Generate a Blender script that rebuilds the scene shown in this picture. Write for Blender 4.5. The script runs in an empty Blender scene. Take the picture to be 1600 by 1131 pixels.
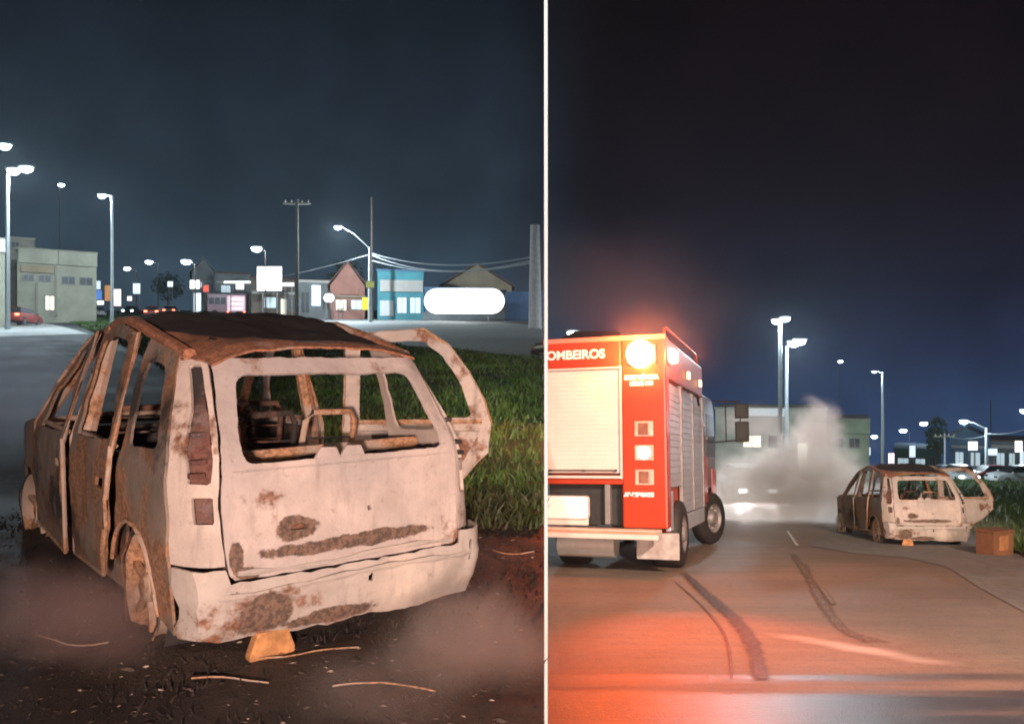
import bpy, bmesh, math, random
from mathutils import Vector, Matrix, noise
from mathutils.geometry import delaunay_2d_cdt
random.seed(7)
R = math.radians
SC = bpy.context.scene
COL = SC.collection

# ------------------------------------------------------------------ camera
F = 1300.0            # focal length in pixels of the 1600 px wide frame
HZ = 600.0            # pixel row of the level horizon
CZ = 1.6              # eye height
cd = bpy.data.cameras.new('camera')
cam = bpy.data.objects.new('camera', cd)
COL.objects.link(cam)
cam.location = (0, 0, CZ)
cam.rotation_euler = (R(90), 0, 0)
cd.sensor_width = 36
cd.lens = 36 * F / 1600
cd.shift_y = (HZ - 565.5) / 1600
cd.clip_start = 0.05
cd.clip_end = 3000
SC.camera = cam

# ------------------------------------------------------------------ world: night sky
W = bpy.data.worlds.new('World')
SC.world = W
W.use_nodes = True
wt = W.node_tree
wt.nodes.clear()
wo = wt.nodes.new('ShaderNodeOutputWorld')
bg = wt.nodes.new('ShaderNodeBackground')
tc = wt.nodes.new('ShaderNodeTexCoord')
sp = wt.nodes.new('ShaderNodeSeparateXYZ')
wt.links.new(tc.outputs['Generated'], sp.inputs[0])
def wramp(stops):
    r = wt.nodes.new('ShaderNodeValToRGB')
    r.color_ramp.elements[0].position = stops[0][0]
    r.color_ramp.elements[0].color = (*stops[0][1], 1)
    r.color_ramp.elements[1].position = stops[-1][0]
    r.color_ramp.elements[1].color = (*stops[-1][1], 1)
    for p, c in stops[1:-1]:
        e = r.color_ramp.elements.new(p)
        e.color = (*c, 1)
    return r
mr = wt.nodes.new('ShaderNodeMapRange')
mr.inputs[1].default_value = -0.15
mr.inputs[2].default_value = 0.85
wt.links.new(sp.outputs['Z'], mr.inputs[0])
rl = wramp([(0.0, (.034, .060, .092)), (0.24, (.036, .062, .092)), (0.34, (.017, .029, .045)), (0.58, (.0055, .0085, .0135)), (1, (.004, .006, .009))])
rr = wramp([(0.0, (.022, .056, .150)), (0.10, (.020, .046, .125)), (0.18, (.014, .022, .060)), (0.26, (.0085, .0078, .022)), (0.36, (.0058, .0030, .0065)), (0.58, (.0038, .0009, .0018)), (1, (.003, .0009, .002))])
wt.links.new(mr.outputs[0], rl.inputs[0])
wt.links.new(mr.outputs[0], rr.inputs[0])
az = wt.nodes.new('ShaderNodeMapRange')
az.interpolation_type = 'SMOOTHSTEP'
az.inputs[1].default_value = -0.03
az.inputs[2].default_value = 0.11
wt.links.new(sp.outputs['X'], az.inputs[0])
mx = wt.nodes.new('ShaderNodeMixRGB')
wt.links.new(az.outputs[0], mx.inputs[0])
wt.links.new(rl.outputs[0], mx.inputs[1])
wt.links.new(rr.outputs[0], mx.inputs[2])
wn = wt.nodes.new('ShaderNodeTexNoise')
wn.inputs['Scale'].default_value = 11
wn.inputs['Detail'].default_value = 7
wt.links.new(tc.outputs['Generated'], wn.inputs['Vector'])
wm = wt.nodes.new('ShaderNodeMapRange')
wm.inputs[1].default_value = .3
wm.inputs[2].default_value = .7
wm.inputs[3].default_value = .72
wm.inputs[4].default_value = 1.28
wt.links.new(wn.outputs[0], wm.inputs[0])
mm = wt.nodes.new('ShaderNodeVectorMath')
mm.operation = 'SCALE'
wt.links.new(mx.outputs[0], mm.inputs[0])
wt.links.new(wm.outputs[0], mm.inputs['Scale'])
wt.links.new(mm.outputs[0], bg.inputs['Color'])
bg.inputs['Strength'].default_value = 1.0
wt.links.new(bg.outputs[0], wo.inputs[0])

SC.view_settings.view_transform = 'Standard'
SC.view_settings.look = 'None'
SC.view_settings.exposure = 0
SC.view_settings.gamma = 1
SC.view_settings.use_curve_mapping = False
SC.render.engine = 'CYCLES'
SC.cycles.use_denoising = True
SC.cycles.filter_width = 1.9
SC.cycles.volume_step_rate = 1.5
SC.cycles.volume_max_steps = 96
SC.cycles.volume_bounces = 2
SC.cycles.max_bounces = 5
SC.cycles.sample_clamp_indirect = 4

# headlamps of the vehicles the pictures were taken from, behind the camera
def spot(name, loc, tgt, power, col, deg, blend=.6, rad=.08):
    l = bpy.data.lights.new(name, 'SPOT')
    l.energy = power
    l.color = col
    l.spot_size = R(deg)
    l.spot_blend = blend
    l.shadow_soft_size = rad
    o = bpy.data.objects.new(name, l)
    COL.objects.link(o)
    o.location = loc
    o.rotation_euler = (Vector(tgt) - Vector(loc)).to_track_quat('-Z', 'Y').to_euler()
    return o
spot('headlamp_light', (0.25, -2.6, 1.45), (-0.75, 5.2, 1.45), 3500, (1, .71, .59), 52, .9, .12)
spot('headlamp_light', (5.0, -9.0, 3.3), (5.2, 13, -1.0), 8000, (1, .70, .54), 54, .8, .15)
spot('road_fill_light', (6.2, -5, 9.0), (5.3, 9.6, -1.0), 25000, (1, .70, .53), 42, .8, .25)  # unseen light added high up to brighten the right-hand road
# unseen light added behind the camera to brighten the grass
spot('grass_fill_light', (-2.5, -4, 8.5), (5.0, 24, 2.5), 7500, (.90, 1.0, .86), 48, .9, .2)

# ------------------------------------------------------------------ helpers
TAN = 125.0 / F
def zl(y):
    a, b = -.02 + .052 * y, -.25 + TAN * y
    k = .12
    h = max(0, min(1, .5 + .5 * (a - b) / k))
    return b * (1 - h) + a * h + k * h * (1 - h)
def zr(y):
    return -TAN * y
def seam(y):
    return .0385 * y
def gl(px, py):                  # point of the left-hand ground seen at that place of the picture
    y = 1.85 * F / (py - 475)
    return ((px - 800) / F * y, y, zl(y))
def gr(px, py):
    y = 1.6 * F / (py - 725)
    return ((px - 800) / F * y, y, zr(y))
def px2x(px, d): return (px - 800) / F * d
def py2z(py, d): return CZ + (HZ - py) / F * d

def nodes_of(name):
    m = bpy.data.materials.new(name)
    m.use_nodes = True
    nt = m.node_tree
    return m, nt, nt.nodes['Principled BSDF']
def N(nt, t, **kw):
    n = nt.nodes.new(t)
    for k, v in kw.items():
        if k.startswith('i_'): n.inputs[k[2:].replace('_', ' ')].default_value = v
        else: setattr(n, k, v)
    return n
def tex(nt, scale, detail=5, rough=.6, off=0, coord='Object', stretch=None, dist=0):
    c = N(nt, 'ShaderNodeTexCoord')
    mp = N(nt, 'ShaderNodeMapping')
    mp.inputs['Location'].default_value = (off, off * .7, off * 1.3)
    if stretch: mp.inputs['Scale'].default_value = stretch
    n = N(nt, 'ShaderNodeTexNoise')
    n.inputs['Scale'].default_value = scale
    n.inputs['Detail'].default_value = detail
    n.inputs['Roughness'].default_value = rough
    n.inputs['Distortion'].default_value = dist
    nt.links.new(c.outputs[coord], mp.inputs[0])
    nt.links.new(mp.outputs[0], n.inputs['Vector'])
    return n.outputs[0]
def step(nt, src, a, b, lo=0., hi=1.):
    m = N(nt, 'ShaderNodeMapRange')
    m.interpolation_type = 'SMOOTHSTEP'
    m.inputs[1].default_value = a
    m.inputs[2].default_value = b
    m.inputs[3].default_value = lo
    m.inputs[4].default_value = hi
    nt.links.new(src, m.inputs[0])
    return m.outputs[0]
def mixc(nt, fac, a, b, mode='MIX'):
    m = N(nt, 'ShaderNodeMixRGB')
    m.blend_type = mode
    for s, v in ((0, fac), (1, a), (2, b)):
        if isinstance(v, (int, float)): m.inputs[s].default_value = v
        elif isinstance(v, tuple): m.inputs[s].default_value = (*v, 1)
        else: nt.links.new(v, m.inputs[s])
    return m.outputs[0]
def math_(nt, op, a, b=None):
    m = N(nt, 'ShaderNodeMath')
    m.operation = op
    for s, v in ((0, a), (1, b)):
        if v is None: continue
        if isinstance(v, (int, float)): m.inputs[s].default_value = v
        else: nt.links.new(v, m.inputs[s])
    return m.outputs[0]
def bump(nt, src, bs, strength=.4, dist=.02):
    b = N(nt, 'ShaderNodeBump')
    b.inputs['Strength'].default_value = strength
    b.inputs['Distance'].default_value = dist
    nt.links.new(src, b.inputs['Height'])
    nt.links.new(b.outputs[0], bs.inputs['Normal'])
MAT = {}
def plain(name, col, rough=.6, metal=0., var=.25, scale=6, bmp=.1):
    if name in MAT: return MAT[name]
    m, nt, b = nodes_of(name)
    n = tex(nt, scale, 6, .65, random.random() * 9)
    lo = tuple(c * (1 - var) for c in col)
    hi = tuple(min(1, c * (1 + var)) for c in col)
    nt.links.new(mixc(nt, step(nt, n, .3, .7), lo, hi), b.inputs['Base Color'])
    b.inputs['Roughness'].default_value = rough
    b.inputs['Metallic'].default_value = metal
    if bmp: bump(nt, tex(nt, scale * 5, 4), b, bmp, .01)
    MAT[name] = m
    return m
def glow(name, col, s):
    if name in MAT: return MAT[name]
    m, nt, b = nodes_of(name)
    b.inputs['Base Color'].default_value = (*[min(.8, c) for c in col], 1)
    b.inputs['Emission Color'].default_value = (*col, 1)
    b.inputs['Emission Strength'].default_value = s
    MAT[name] = m
    return m
def burnt(name, rust, soot, ash=(.60, .50, .44), patches=(), off=0., rustc=(.22, .105, .062)):
    """burnt sheet metal: pale ash, rust and soot; patches are (x, z, rx, rz) burns with a place of their own"""
    m, nt, b = nodes_of(name)
    big = tex(nt, 2.2, 6, .6, off)
    mid = tex(nt, 7, 7, .7, off + 4)
    fine = tex(nt, 38, 5, .7, off + 8)
    a0 = mixc(nt, step(nt, tex(nt, 1.3, 4, .5, off + 21), .38, .62), (ash[0] * .70, ash[1] * .74, ash[2] * .78), ash)
    a1 = mixc(nt, step(nt, mid, .35, .65, 0, .30), a0, (.30, .24, .21))
    drip = tex(nt, 9, 6, .7, off + 40, stretch=(1.6, 1.6, .22))
    a1 = mixc(nt, step(nt, drip, .50, .74, 0, .5), a1, (.26, .21, .19))
    a1 = mixc(nt, step(nt, tex(nt, 60, 4, .8, off + 44), .62, .70, 0, .5), a1, (.72, .64, .58))
    a1 = mixc(nt, step(nt, tex(nt, 16, 6, .75, off + 30), .60, .72, 0, .55), a1, (.22, .155, .125))
    a1 = mixc(nt, step(nt, fine, .60, .68, 0, .4), a1, (.30, .20, .15))
    sm = math_(nt, 'ADD', big, math_(nt, 'MULTIPLY', mid, .45))
    rm = step(nt, sm, .92 - rust, 1.02 - rust)
    rc = mixc(nt, step(nt, fine, .35, .65), tuple(c * .55 for c in rustc), tuple(c * 1.35 for c in rustc))
    c1 = mixc(nt, rm, a1, rc)
    so = math_(nt, 'ADD', tex(nt, 1.7, 6, .65, off + 13), math_(nt, 'MULTIPLY', fine, .3))
    c2 = mixc(nt, step(nt, so, .86 - soot, 1.02 - soot), c1, (.028, .024, .024))
    if patches:
        c = N(nt, 'ShaderNodeTexCoord')
        s = N(nt, 'ShaderNodeSeparateXYZ')
        nt.links.new(c.outputs['Object'], s.inputs[0])
        for (px, pz, rx, rz) in patches:
            dx = math_(nt, 'DIVIDE', math_(nt, 'SUBTRACT', s.outputs[0], px), rx)
            dz = math_(nt, 'DIVIDE', math_(nt, 'SUBTRACT', s.outputs[2], pz), rz)
            d = math_(nt, 'SQRT', math_(nt, 'ADD', math_(nt, 'MULTIPLY', dx, dx), math_(nt, 'MULTIPLY', dz, dz)))
            d = math_(nt, 'ADD', d, math_(nt, 'MULTIPLY', math_(nt, 'SUBTRACT', mid, .5), 1.6))
            pc = mixc(nt, step(nt, fine, .4, .6), (.085, .058, .045), (.20, .125, .09))
            c2 = mixc(nt, step(nt, d, .85, 1.02, 1, 0), c2, pc)
    nt.links.new(c2, b.inputs['Base Color'])
    b.inputs['Roughness'].default_value = .82
    hh = math_(nt, 'ADD', mid, math_(nt, 'MULTIPLY', fine, .5))
    bump(nt, hh, b, .55, .012)
    MAT[name] = m
    return m

class MB:
    def __init__(s): s.bm = bmesh.new()
    def box(s, x0, x1, y0, y1, z0, z1, bev=0.):
        bm = bmesh.new()
        bmesh.ops.create_cube(bm, size=1)
        for v in bm.verts:
            v.co = Vector((x0 + (v.co.x + .5) * (x1 - x0), y0 + (v.co.y + .5) * (y1 - y0), z0 + (v.co.z + .5) * (z1 - z0)))
        if bev: bmesh.ops.bevel(bm, geom=bm.edges[:], offset=bev, segments=2, affect='EDGES', profile=.6)
        return s.join(bm)
    def join(s, bm, mat=None):
        me = bpy.data.meshes.new('t')
        if mat: bm.transform(mat)
        bm.to_mesh(me)
        bm.free()
        s.bm.from_mesh(me)
        bpy.data.meshes.remove(me)
        return s
    def tube(s, pts, r, seg=8, cap=True):
        pts = [Vector(p) for p in pts]
        rs = r if isinstance(r, (list, tuple)) else [r] * len(pts)
        rings = []
        for i, p in enumerate(pts):
            d = (pts[min(i + 1, len(pts) - 1)] - pts[max(i - 1, 0)]).normalized()
            u = d.cross(Vector((0, 0, 1)) if abs(d.z) < .95 else Vector((1, 0, 0))).normalized()
            w = d.cross(u)
            rings.append([s.bm.verts.new(p + rs[i] * (math.cos(2 * math.pi * k / seg) * u + math.sin(2 * math.pi * k / seg) * w)) for k in range(seg)])
        for a, b in zip(rings, rings[1:]):
            for k in range(seg): s.bm.faces.new((a[k], a[(k + 1) % seg], b[(k + 1) % seg], b[k]))
        if cap:
            s.bm.faces.new(rings[0][::-1])
            s.bm.faces.new(rings[-1])
        return s
    def lathe(s, prof, axis='Z', seg=24, loc=(0, 0, 0)):
        loc = Vector(loc)
        rings = []
        for r, h in prof:
            ring = []
            for k in range(seg):
                a = 2 * math.pi * k / seg
                c, q = r * math.cos(a), r * math.sin(a)
                co = {'Z': (c, q, h), 'X': (h, c, q), 'Y': (c, h, q)}[axis]
                ring.append(s.bm.verts.new(loc + Vector(co)))
            rings.append(ring)
        for a, b in zip(rings, rings[1:]):
            for k in range(seg): s.bm.faces.new((a[k], a[(k + 1) % seg], b[(k + 1) % seg], b[k]))
        return s
    def prism(s, poly, axis, a, b, bev=0.):
        bm = bmesh.new()
        def co(p, h): return {'X': (h, p[0], p[1]), 'Y': (p[0], h, p[1]), 'Z': (p[0], p[1], h)}[axis]
        A = [bm.verts.new(co(p, a)) for p in poly]
        B = [bm.verts.new(co(p, b)) for p in poly]
        n = len(poly)
        bm.faces.new(A)
        bm.faces.new(B[::-1])
        for i in range(n): bm.faces.new((A[i], B[i], B[(i + 1) % n], A[(i + 1) % n]))
        if bev: bmesh.ops.bevel(bm, geom=bm.edges[:], offset=bev, segments=2, affect='EDGES', profile=.6)
        return s.join(bm)
    def build(s, name, mat, parent=None, smooth=False, xf=None, jit=0):
        if xf: s.bm.transform(xf)
        if jit:
            for v in s.bm.verts: v.co += noise.noise_vector(v.co * 2.3) * jit + noise.noise_vector(v.co * 9 + Vector((3, 1, 4))) * jit * .4
        bmesh.ops.recalc_face_normals(s.bm, faces=s.bm.faces[:])
        me = bpy.data.meshes.new(name)
        s.bm.to_mesh(me)
        s.bm.free()
        me.materials.append(mat)
        if smooth:
            for p in me.polygons: p.use_smooth = True
            me.set_sharp_from_angle(angle=R(38))
        o = bpy.data.objects.new(name, me)
        COL.objects.link(o)
        o.parent = parent
        return o
def tag(o, label=None, cat=None, group=None, kind=None):
    for k, v in (('label', label), ('category', cat), ('group', group), ('kind', kind)):
        if v: o[k] = v
    return o
def thing(name, label, cat, loc=(0, 0, 0), rz=0, group=None):
    o = bpy.data.objects.new(name, None)
    COL.objects.link(o)
    o.location = loc
    o.rotation_euler = (0, 0, rz)
    o.empty_display_size = .1
    return tag(o, label, cat, group)
def lamp_at(parent, loc, power, col, rad=.12, cone=None):
    l = bpy.data.lights.new('lamp_light', 'SPOT' if cone else 'POINT')
    l.energy = power
    l.color = col
    l.shadow_soft_size = rad
    if cone:
        l.spot_size = R(cone)
        l.spot_blend = .5
    o = bpy.data.objects.new('lamp_light', l)
    COL.objects.link(o)
    o.location = loc
    o.parent = parent
    return o
def text(body, size, mat, parent, xf, name='lettering', depth=.004, bold=0.):
    cu = bpy.data.curves.new(name, 'FONT')
    cu.body = body
    cu.size = size
    cu.extrude = depth
    cu.offset = bold
    cu.align_x = 'CENTER'
    cu.align_y = 'CENTER'
    t = bpy.data.objects.new(name, cu)
    COL.objects.link(t)
    dg = bpy.context.evaluated_depsgraph_get()
    me = bpy.data.meshes.new_from_object(t.evaluated_get(dg))
    bpy.data.objects.remove(t)
    bpy.data.curves.remove(cu)
    me.transform(xf)
    me.name = name
    me.materials.clear()
    me.materials.append(mat)
    o = bpy.data.objects.new(name, me)
    COL.objects.link(o)
    o.parent = parent
    return o
def copy_tree(o, parent=None):
    c = o.copy()
    COL.objects.link(c)
    c.parent = parent
    for ch in o.children: copy_tree(ch, c)
    return c

# ------------------------------------------------------------------ ground materials
def ground_mat(name, a, b, scale=1.2, rough=.8, bm=.5, fleck=None, fl=(.66, .72)):
    m, nt, bs = nodes_of(name)
    n1 = tex(nt, scale * .35, 7, .62, 3)
    n2 = tex(nt, scale * 6, 7, .7, 8)
    n3 = tex(nt, scale * 60, 3, .6, 1)
    c = mixc(nt, step(nt, n1, .32, .68), a, b)
    c = mixc(nt, step(nt, n2, .35, .7, 0, .55), c, tuple(x * .45 for x in a))
    c = mixc(nt, step(nt, n3, .4, .75, 0, .35), c, tuple(min(1, x * 1.9 + .01) for x in b))
    if fleck: c = mixc(nt, step(nt, tex(nt, scale * 11, 6, .75, 20, dist=1.2), *fl), c, fleck)
    nt.links.new(c, bs.inputs['Base Color'])
    nt.links.new(step(nt, n1, .3, .7, rough - .12, rough + .1), bs.inputs['Roughness'])
    bump(nt, math_(nt, 'ADD', n2, math_(nt, 'MULTIPLY', n3, .4)), bs, bm, .03)
    return m
M_burnground = ground_mat('burnt_ground', (.009, .007, .006), (.070, .044, .033), 2.0, .75, 1.0, (.22, .16, .12), (.64, .74))
M_roadL = ground_mat('asphalt_dry', (.018, .022, .022), (.050, .055, .055), 1.4, .85, .6, (.10, .11, .10), (.62, .74))
M_conc = ground_mat('pale_concrete', (.30, .30, .28), (.42, .42, .40), .5, .8, .3)
M_grassbase = ground_mat('grass_soil', (.022, .042, .010), (.045, .075, .016), 1.1, .9, .9, (.05, .045, .02), (.6, .7))

def sheet(name, mat, pts, dens, zf, lift=0., rough_amp=0., kind='structure', label=None):
    """ground sheet: triangulated polygon (x, y) draped on zf"""
    P, E = [], []
    n = len(pts)
    for i in range(n):
        a, b = Vector(pts[i]), Vector(pts[(i + 1) % n])
        k = max(1, int((b - a).length / (dens * max(1, (a.y + b.y) / 2 / 9))))
        for j in range(k): P.append(a.lerp(b, j / k))
    E = [(i, (i + 1) % len(P)) for i in range(len(P))]
    ring = P[:]
    y = min(p.y for p in ring) + .01
    ymax = max(p.y for p in ring)
    while y < ymax:
        d = dens * max(1, y / 9)
        xs = []
        for i in range(len(ring)):
            a, b = ring[i], ring[(i + 1) % len(ring)]
            if (a.y > y) != (b.y > y): xs.append(a.x + (y - a.y) / (b.y - a.y) * (b.x - a.x))
        xs.sort()
        for x0, x1 in zip(xs[::2], xs[1::2]):
            k = int((x1 - x0) / d)
            for j in range(1, k):
                P.append(Vector((x0 + (x1 - x0) * (j + random.uniform(-.2, .2)) / k, y + random.uniform(-.1, .1) * d)))
        y += d
    V, _, Fa, *_ = delaunay_2d_cdt(P, E, [list(range(len(ring)))], 1, 1e-5)
    me = bpy.data.meshes.new(name)
    vs = []
    for v in V:
        z = zf(v.y) + lift
        if rough_amp: z += rough_amp * (noise.noise(Vector((v.x * 1.6, v.y * 1.6, 2))) + .6 * noise.noise(Vector((v.x * 5, v.y * 5, 7))))
        vs.append((v.x, v.y, z))
    me.from_pydata(vs, [], Fa)
    me.materials.append(mat)
    o = bpy.data.objects.new(name, me)
    for p in me.polygons:
        p.use_smooth = True
        if p.normal.z < 0: p.flip()
    COL.objects.link(o)
    o['kind'] = kind
    return o

# ------------------------------------------------------------------ left place: ground
FARL = 240
sheet('ground', M_roadL, [(-2.4, .2), (seam(.2), .2), (seam(FARL), FARL), (-220, FARL), (-40, 30)], .5, zl)
sheet('burnt_ground', M_burnground, [(-3.6, 1.2), (seam(1.2), 1.2), (seam(6.7), 6.7), (-.2, 6.9), (-3.0, 8.9)] + [(-3.0 - .25 * k, 9.0 + .5 * noise.noise(Vector((k * .6, 2, 3))) - .02 * k * k) for k in range(1, 17)] + [(-7, 3)], .075, zl, .062, .030)
GV = [(858, 838), (857, 563), (740, 552), (640, 544), (420, 508), (330, 501), (200, 490), (112, 492), (104, 502), (150, 521), (230, 560), (300, 620), (310, 720), (360, 845)]
GP = [gl(*p)[:2] for p in GV]
GP = [(min(x, seam(y) - .002), y) for x, y in GP]
sheet('grass_verge', M_grassbase, GP, .16, zl, .03, .03)
RV = [(857, 561), (740, 549), (640, 541), (420, 505), (400, 494), (640, 500), (790, 505), (856, 510)]
RP = [gl(*p)[:2] for p in RV]
RP = [(min(x, seam(y) - .002), y) for x, y in RP]
sheet('road', M_conc, RP, 1.0, zl, .02)
RV = [(-60, 528), (60, 524), (140, 522), (96, 510), (60, 503), (-60, 497)]
sheet('side_road', M_conc, [gl(*p)[:2] for p in RV], 1.0, zl, .012)

# retaining wall where the two stretches of road part
wb = MB()
ys = [.2, 2, 4, 6, 9, 13, 18, 26, 36, 50, 70, 100, 140, 200, 240]
top = [(y, zl(y) + .01) for y in ys]
bot = [(y, zr(y) - .3) for y in ys]
bm = wb.bm
rows = []
for (y, zt), (_, zb) in zip(top, bot):
    x = seam(y)
    rows.append([bm.verts.new((x, y, zb)), bm.verts.new((x, y, zt)), bm.verts.new((x - .18, y, zt)), bm.verts.new((x - .18, y, zb))])
for a, b in zip(rows, rows[1:]):
    for k in range(4): bm.faces.new((a[k], a[(k + 1) % 4], b[(k + 1) % 4], b[k]))
bm.faces.new(rows[0]); bm.faces.new(rows[-1][::-1])
M_oldconc = plain('weathered_concrete', (.20, .19, .18), .9, 0, .4, 1.5, .3)
tag(wb.build('retaining_wall', M_oldconc), 'long grey concrete retaining wall holding up the higher road', 'retaining wall')
# white line dividing the two views, built as an added post
pp = thing('divider_post', 'slim tall white post added as the dividing line between the two road views', 'post', (px2x(853, 4.9), 4.9, zr(4.9)))
h = py2z(-6, 4.9) - zr(4.9)
MB().tube([(0, 0, -.1), (0, 0, h)], .0113, 10).build('pole', plain('white_gloss_paint', (.80, .80, .80), .4, 0, .03), pp, True)
MB().tube([(0, 0, 0), (0, 0, .03)], .07, 12).build('base_plate', MAT['white_gloss_paint'], pp, True)

# ------------------------------------------------------------------ burnt minivan
def lerpt(t, tab):
    if t <= tab[0][0]: return tab[0][1]
    for (a, va), (b, vb) in zip(tab, tab[1:]):
        if t <= b:
            u = (t - a) / (b - a)
            return va + (vb - va) * u
    return tab[-1][1]
def HW(z): return lerpt(z, [(.15, .815), (.35, .84), (.62, .85), (.90, .845), (1.02, .82), (1.20, .775), (1.45, .685), (1.58, .61)])
def bump_map(x, z):
    w = HW(z)
    t = max(0, (abs(x) - (w - .14)) / .14)
    return Vector((x, YB(z) + .16 * min(1, t) ** 4 + .03 * (x / .8) ** 2 - .012, z))
def YB(z): return lerpt(z, [(.15, .07), (.25, .015), (.40, .0), (.46, .018), (.70, .045), (1.0, .075), (1.08, .11), (1.5, .38), (1.6, .50)])
def rear_map(x, z):
    w = HW(z)
    t = max(0, (abs(x) - (w - .22)) / .22)
    return Vector((x, YB(z) + .22 * min(1, t) ** 2.6 + .03 * (x / .8) ** 2, z))
def LK(y):
    t = max(0, min(1, (y - .45) / 1.2))
    u = max(0, min(1, (y - 1.5) / 1.1))
    return .18 * t * t * (3 - 2 * t) - .11 * u * u * (3 - 2 * u)
def lz(y, z): return z + LK(y) * max(0, z - 1.0) / .5
def side_map(sgn):
    def f(y, z):
        dx = .28 * max(0, (y - 3.4) / .8) ** 2 + .16 * max(0, min(1, (y - 1.3) / 1.4)) * max(0, z - 1.0)
        return Vector((sgn * (HW(z) - dx), y, lz(y, z)))
    return f
def roof_map(x, y):
    z = 1.545 + LK(y) + .02 - .11 * (abs(x) / .64) ** 3 + .03 * math.sin((y - .4) / 2.2 * math.pi)
    sag = .055 * math.exp(-((x - .05) / .38) ** 2) * math.exp(-((y - 1.2) / .7) ** 2)
    return Vector((x, y, z - sag + .018 * noise.noise(Vector((x * 4, y * 3, 5)))))
def inside(p, poly):
    c = False
    n = len(poly)
    for i in range(n):
        a, b = poly[i], poly[(i + 1) % n]
        if (a[1] > p[1]) != (b[1] > p[1]) and p[0] < a[0] + (p[1] - a[1]) / (b[1] - a[1]) * (b[0] - a[0]): c = not c
    return c
def rounded(poly, r):
    out = []
    n = len(poly)
    for i in range(n):
        p, a, b = Vector(poly[i]), Vector(poly[i - 1]), Vector(poly[(i + 1) % n])
        u, v = (a - p), (b - p)
        q = min(r, u.length * .45, v.length * .45)
        A, B = p + u.normalized() * q, p + v.normalized() * q
        for k in range(5):
            t = k / 4
            out.append(tuple(A * (1 - t) ** 2 + p * 2 * t * (1 - t) + B * t * t))
    return out
def panel(name, outer, holes, fmap, mat, parent, th=.02, dens=.05, warp=.006, rag=.003, centre=(0, 2, .8)):
    loops = []
    P, E = [], []
    for lp in [outer] + list(holes):
        s = len(P)
        pts = []
        n = len(lp)
        for i in range(n):
            a, b = Vector(lp[i]), Vector(lp[(i + 1) % n])
            k = max(1, int((b - a).length / dens))
            for j in range(k):
                q = a.lerp(b, j / k)
                q = q + Vector((random.uniform(-rag, rag), random.uniform(-rag, rag)))
                pts.append(q)
        P += pts
        E += [(s + i, s + (i + 1) % len(pts)) for i in range(len(pts))]
        loops.append([tuple(p) for p in pts])
    x0, x1 = min(p.x for p in P), max(p.x for p in P)
    y0, y1 = min(p.y for p in P), max(p.y for p in P)
    edge = P[:]
    x = x0 + dens * .5
    while x < x1:
        y = y0 + dens * .5
        while y < y1:
            q = Vector((x + random.uniform(-.2, .2) * dens, y + random.uniform(-.2, .2) * dens))
            if inside(q, loops[0]) and not any(inside(q, h) for h in loops[1:]) and all((q - e).length_squared > (dens * .55) ** 2 for e in edge): P.append(q)
            y += dens
        x += dens
    V, _, Fa, *_ = delaunay_2d_cdt(P, E, [], 0, 1e-6)
    keep = []
    for f in Fa:
        c = sum((V[i] for i in f), Vector((0, 0))) / len(f)
        if inside(c, loops[0]) and not any(inside(c, h) for h in loops[1:]): keep.append(f)
    bm = bmesh.new()
    C = Vector(centre)
    A, B = [], []
    for v in V:
        p = fmap(v.x, v.y)
        du = fmap(v.x + 1e-3, v.y) - fmap(v.x - 1e-3, v.y)
        dv = fmap(v.x, v.y + 1e-3) - fmap(v.x, v.y - 1e-3)
        n = du.cross(dv).normalized()
        if n.dot(C - p) < 0: n = -n
        w = n * warp * (noise.noise(p * 3.1) + .7 * noise.noise(p * 8) + .35 * noise.noise(p * 17))
        A.append(bm.verts.new(p + w))
        B.append(bm.verts.new(p + w + n * th))
    ec = {}
    for f in keep:
        for i in range(len(f)):
            e = (f[i], f[(i + 1) % len(f)])
            ec[e] = 1
        bm.faces.new([A[i] for i in f])
        bm.faces.new([B[i] for i in f][::-1])
    for (a, b) in ec:
        if (b, a) not in ec: bm.faces.new((A[a], B[a], B[b], A[b]))
    bmesh.ops.delete(bm, geom=[v for v in bm.verts if not v.link_faces], context='VERTS')
    m = MB()
    m.bm.free()
    m.bm = bm
    return m.build(name, mat, parent, True)

M_tail = burnt('tailgate_burnt_metal', .10, .02, (.62, .515, .47), [(.0, .565, .50, .040), (-.30, .665, .13, .06), (-.60, .56, .035, .08), (-.55, .49, .06, .035)], 1)
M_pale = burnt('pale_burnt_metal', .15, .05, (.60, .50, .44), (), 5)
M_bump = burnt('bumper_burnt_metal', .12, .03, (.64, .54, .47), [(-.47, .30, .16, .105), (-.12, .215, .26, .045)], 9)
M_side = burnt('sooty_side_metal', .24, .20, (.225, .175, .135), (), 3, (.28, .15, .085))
M_edge = burnt('rusty_frame_metal', .26, .05, (.58, .42, .32), (), 6, (.42, .23, .13))
M_roof = burnt('charred_roof_metal', .26, .56, (.30, .21, .17), (), 2)
M_roofedge = burnt('rusty_roof_edge', .36, .12, (.56, .40, .32), (), 12, (.34, .15, .085))
M_inside = burnt('charred_interior', .32, .30, (.22, .17, .15), (), 7)
M_light = burnt('lamp_recess_rust', .22, .30, (.20, .115, .10), (), 4, (.15, .06, .045))

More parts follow.
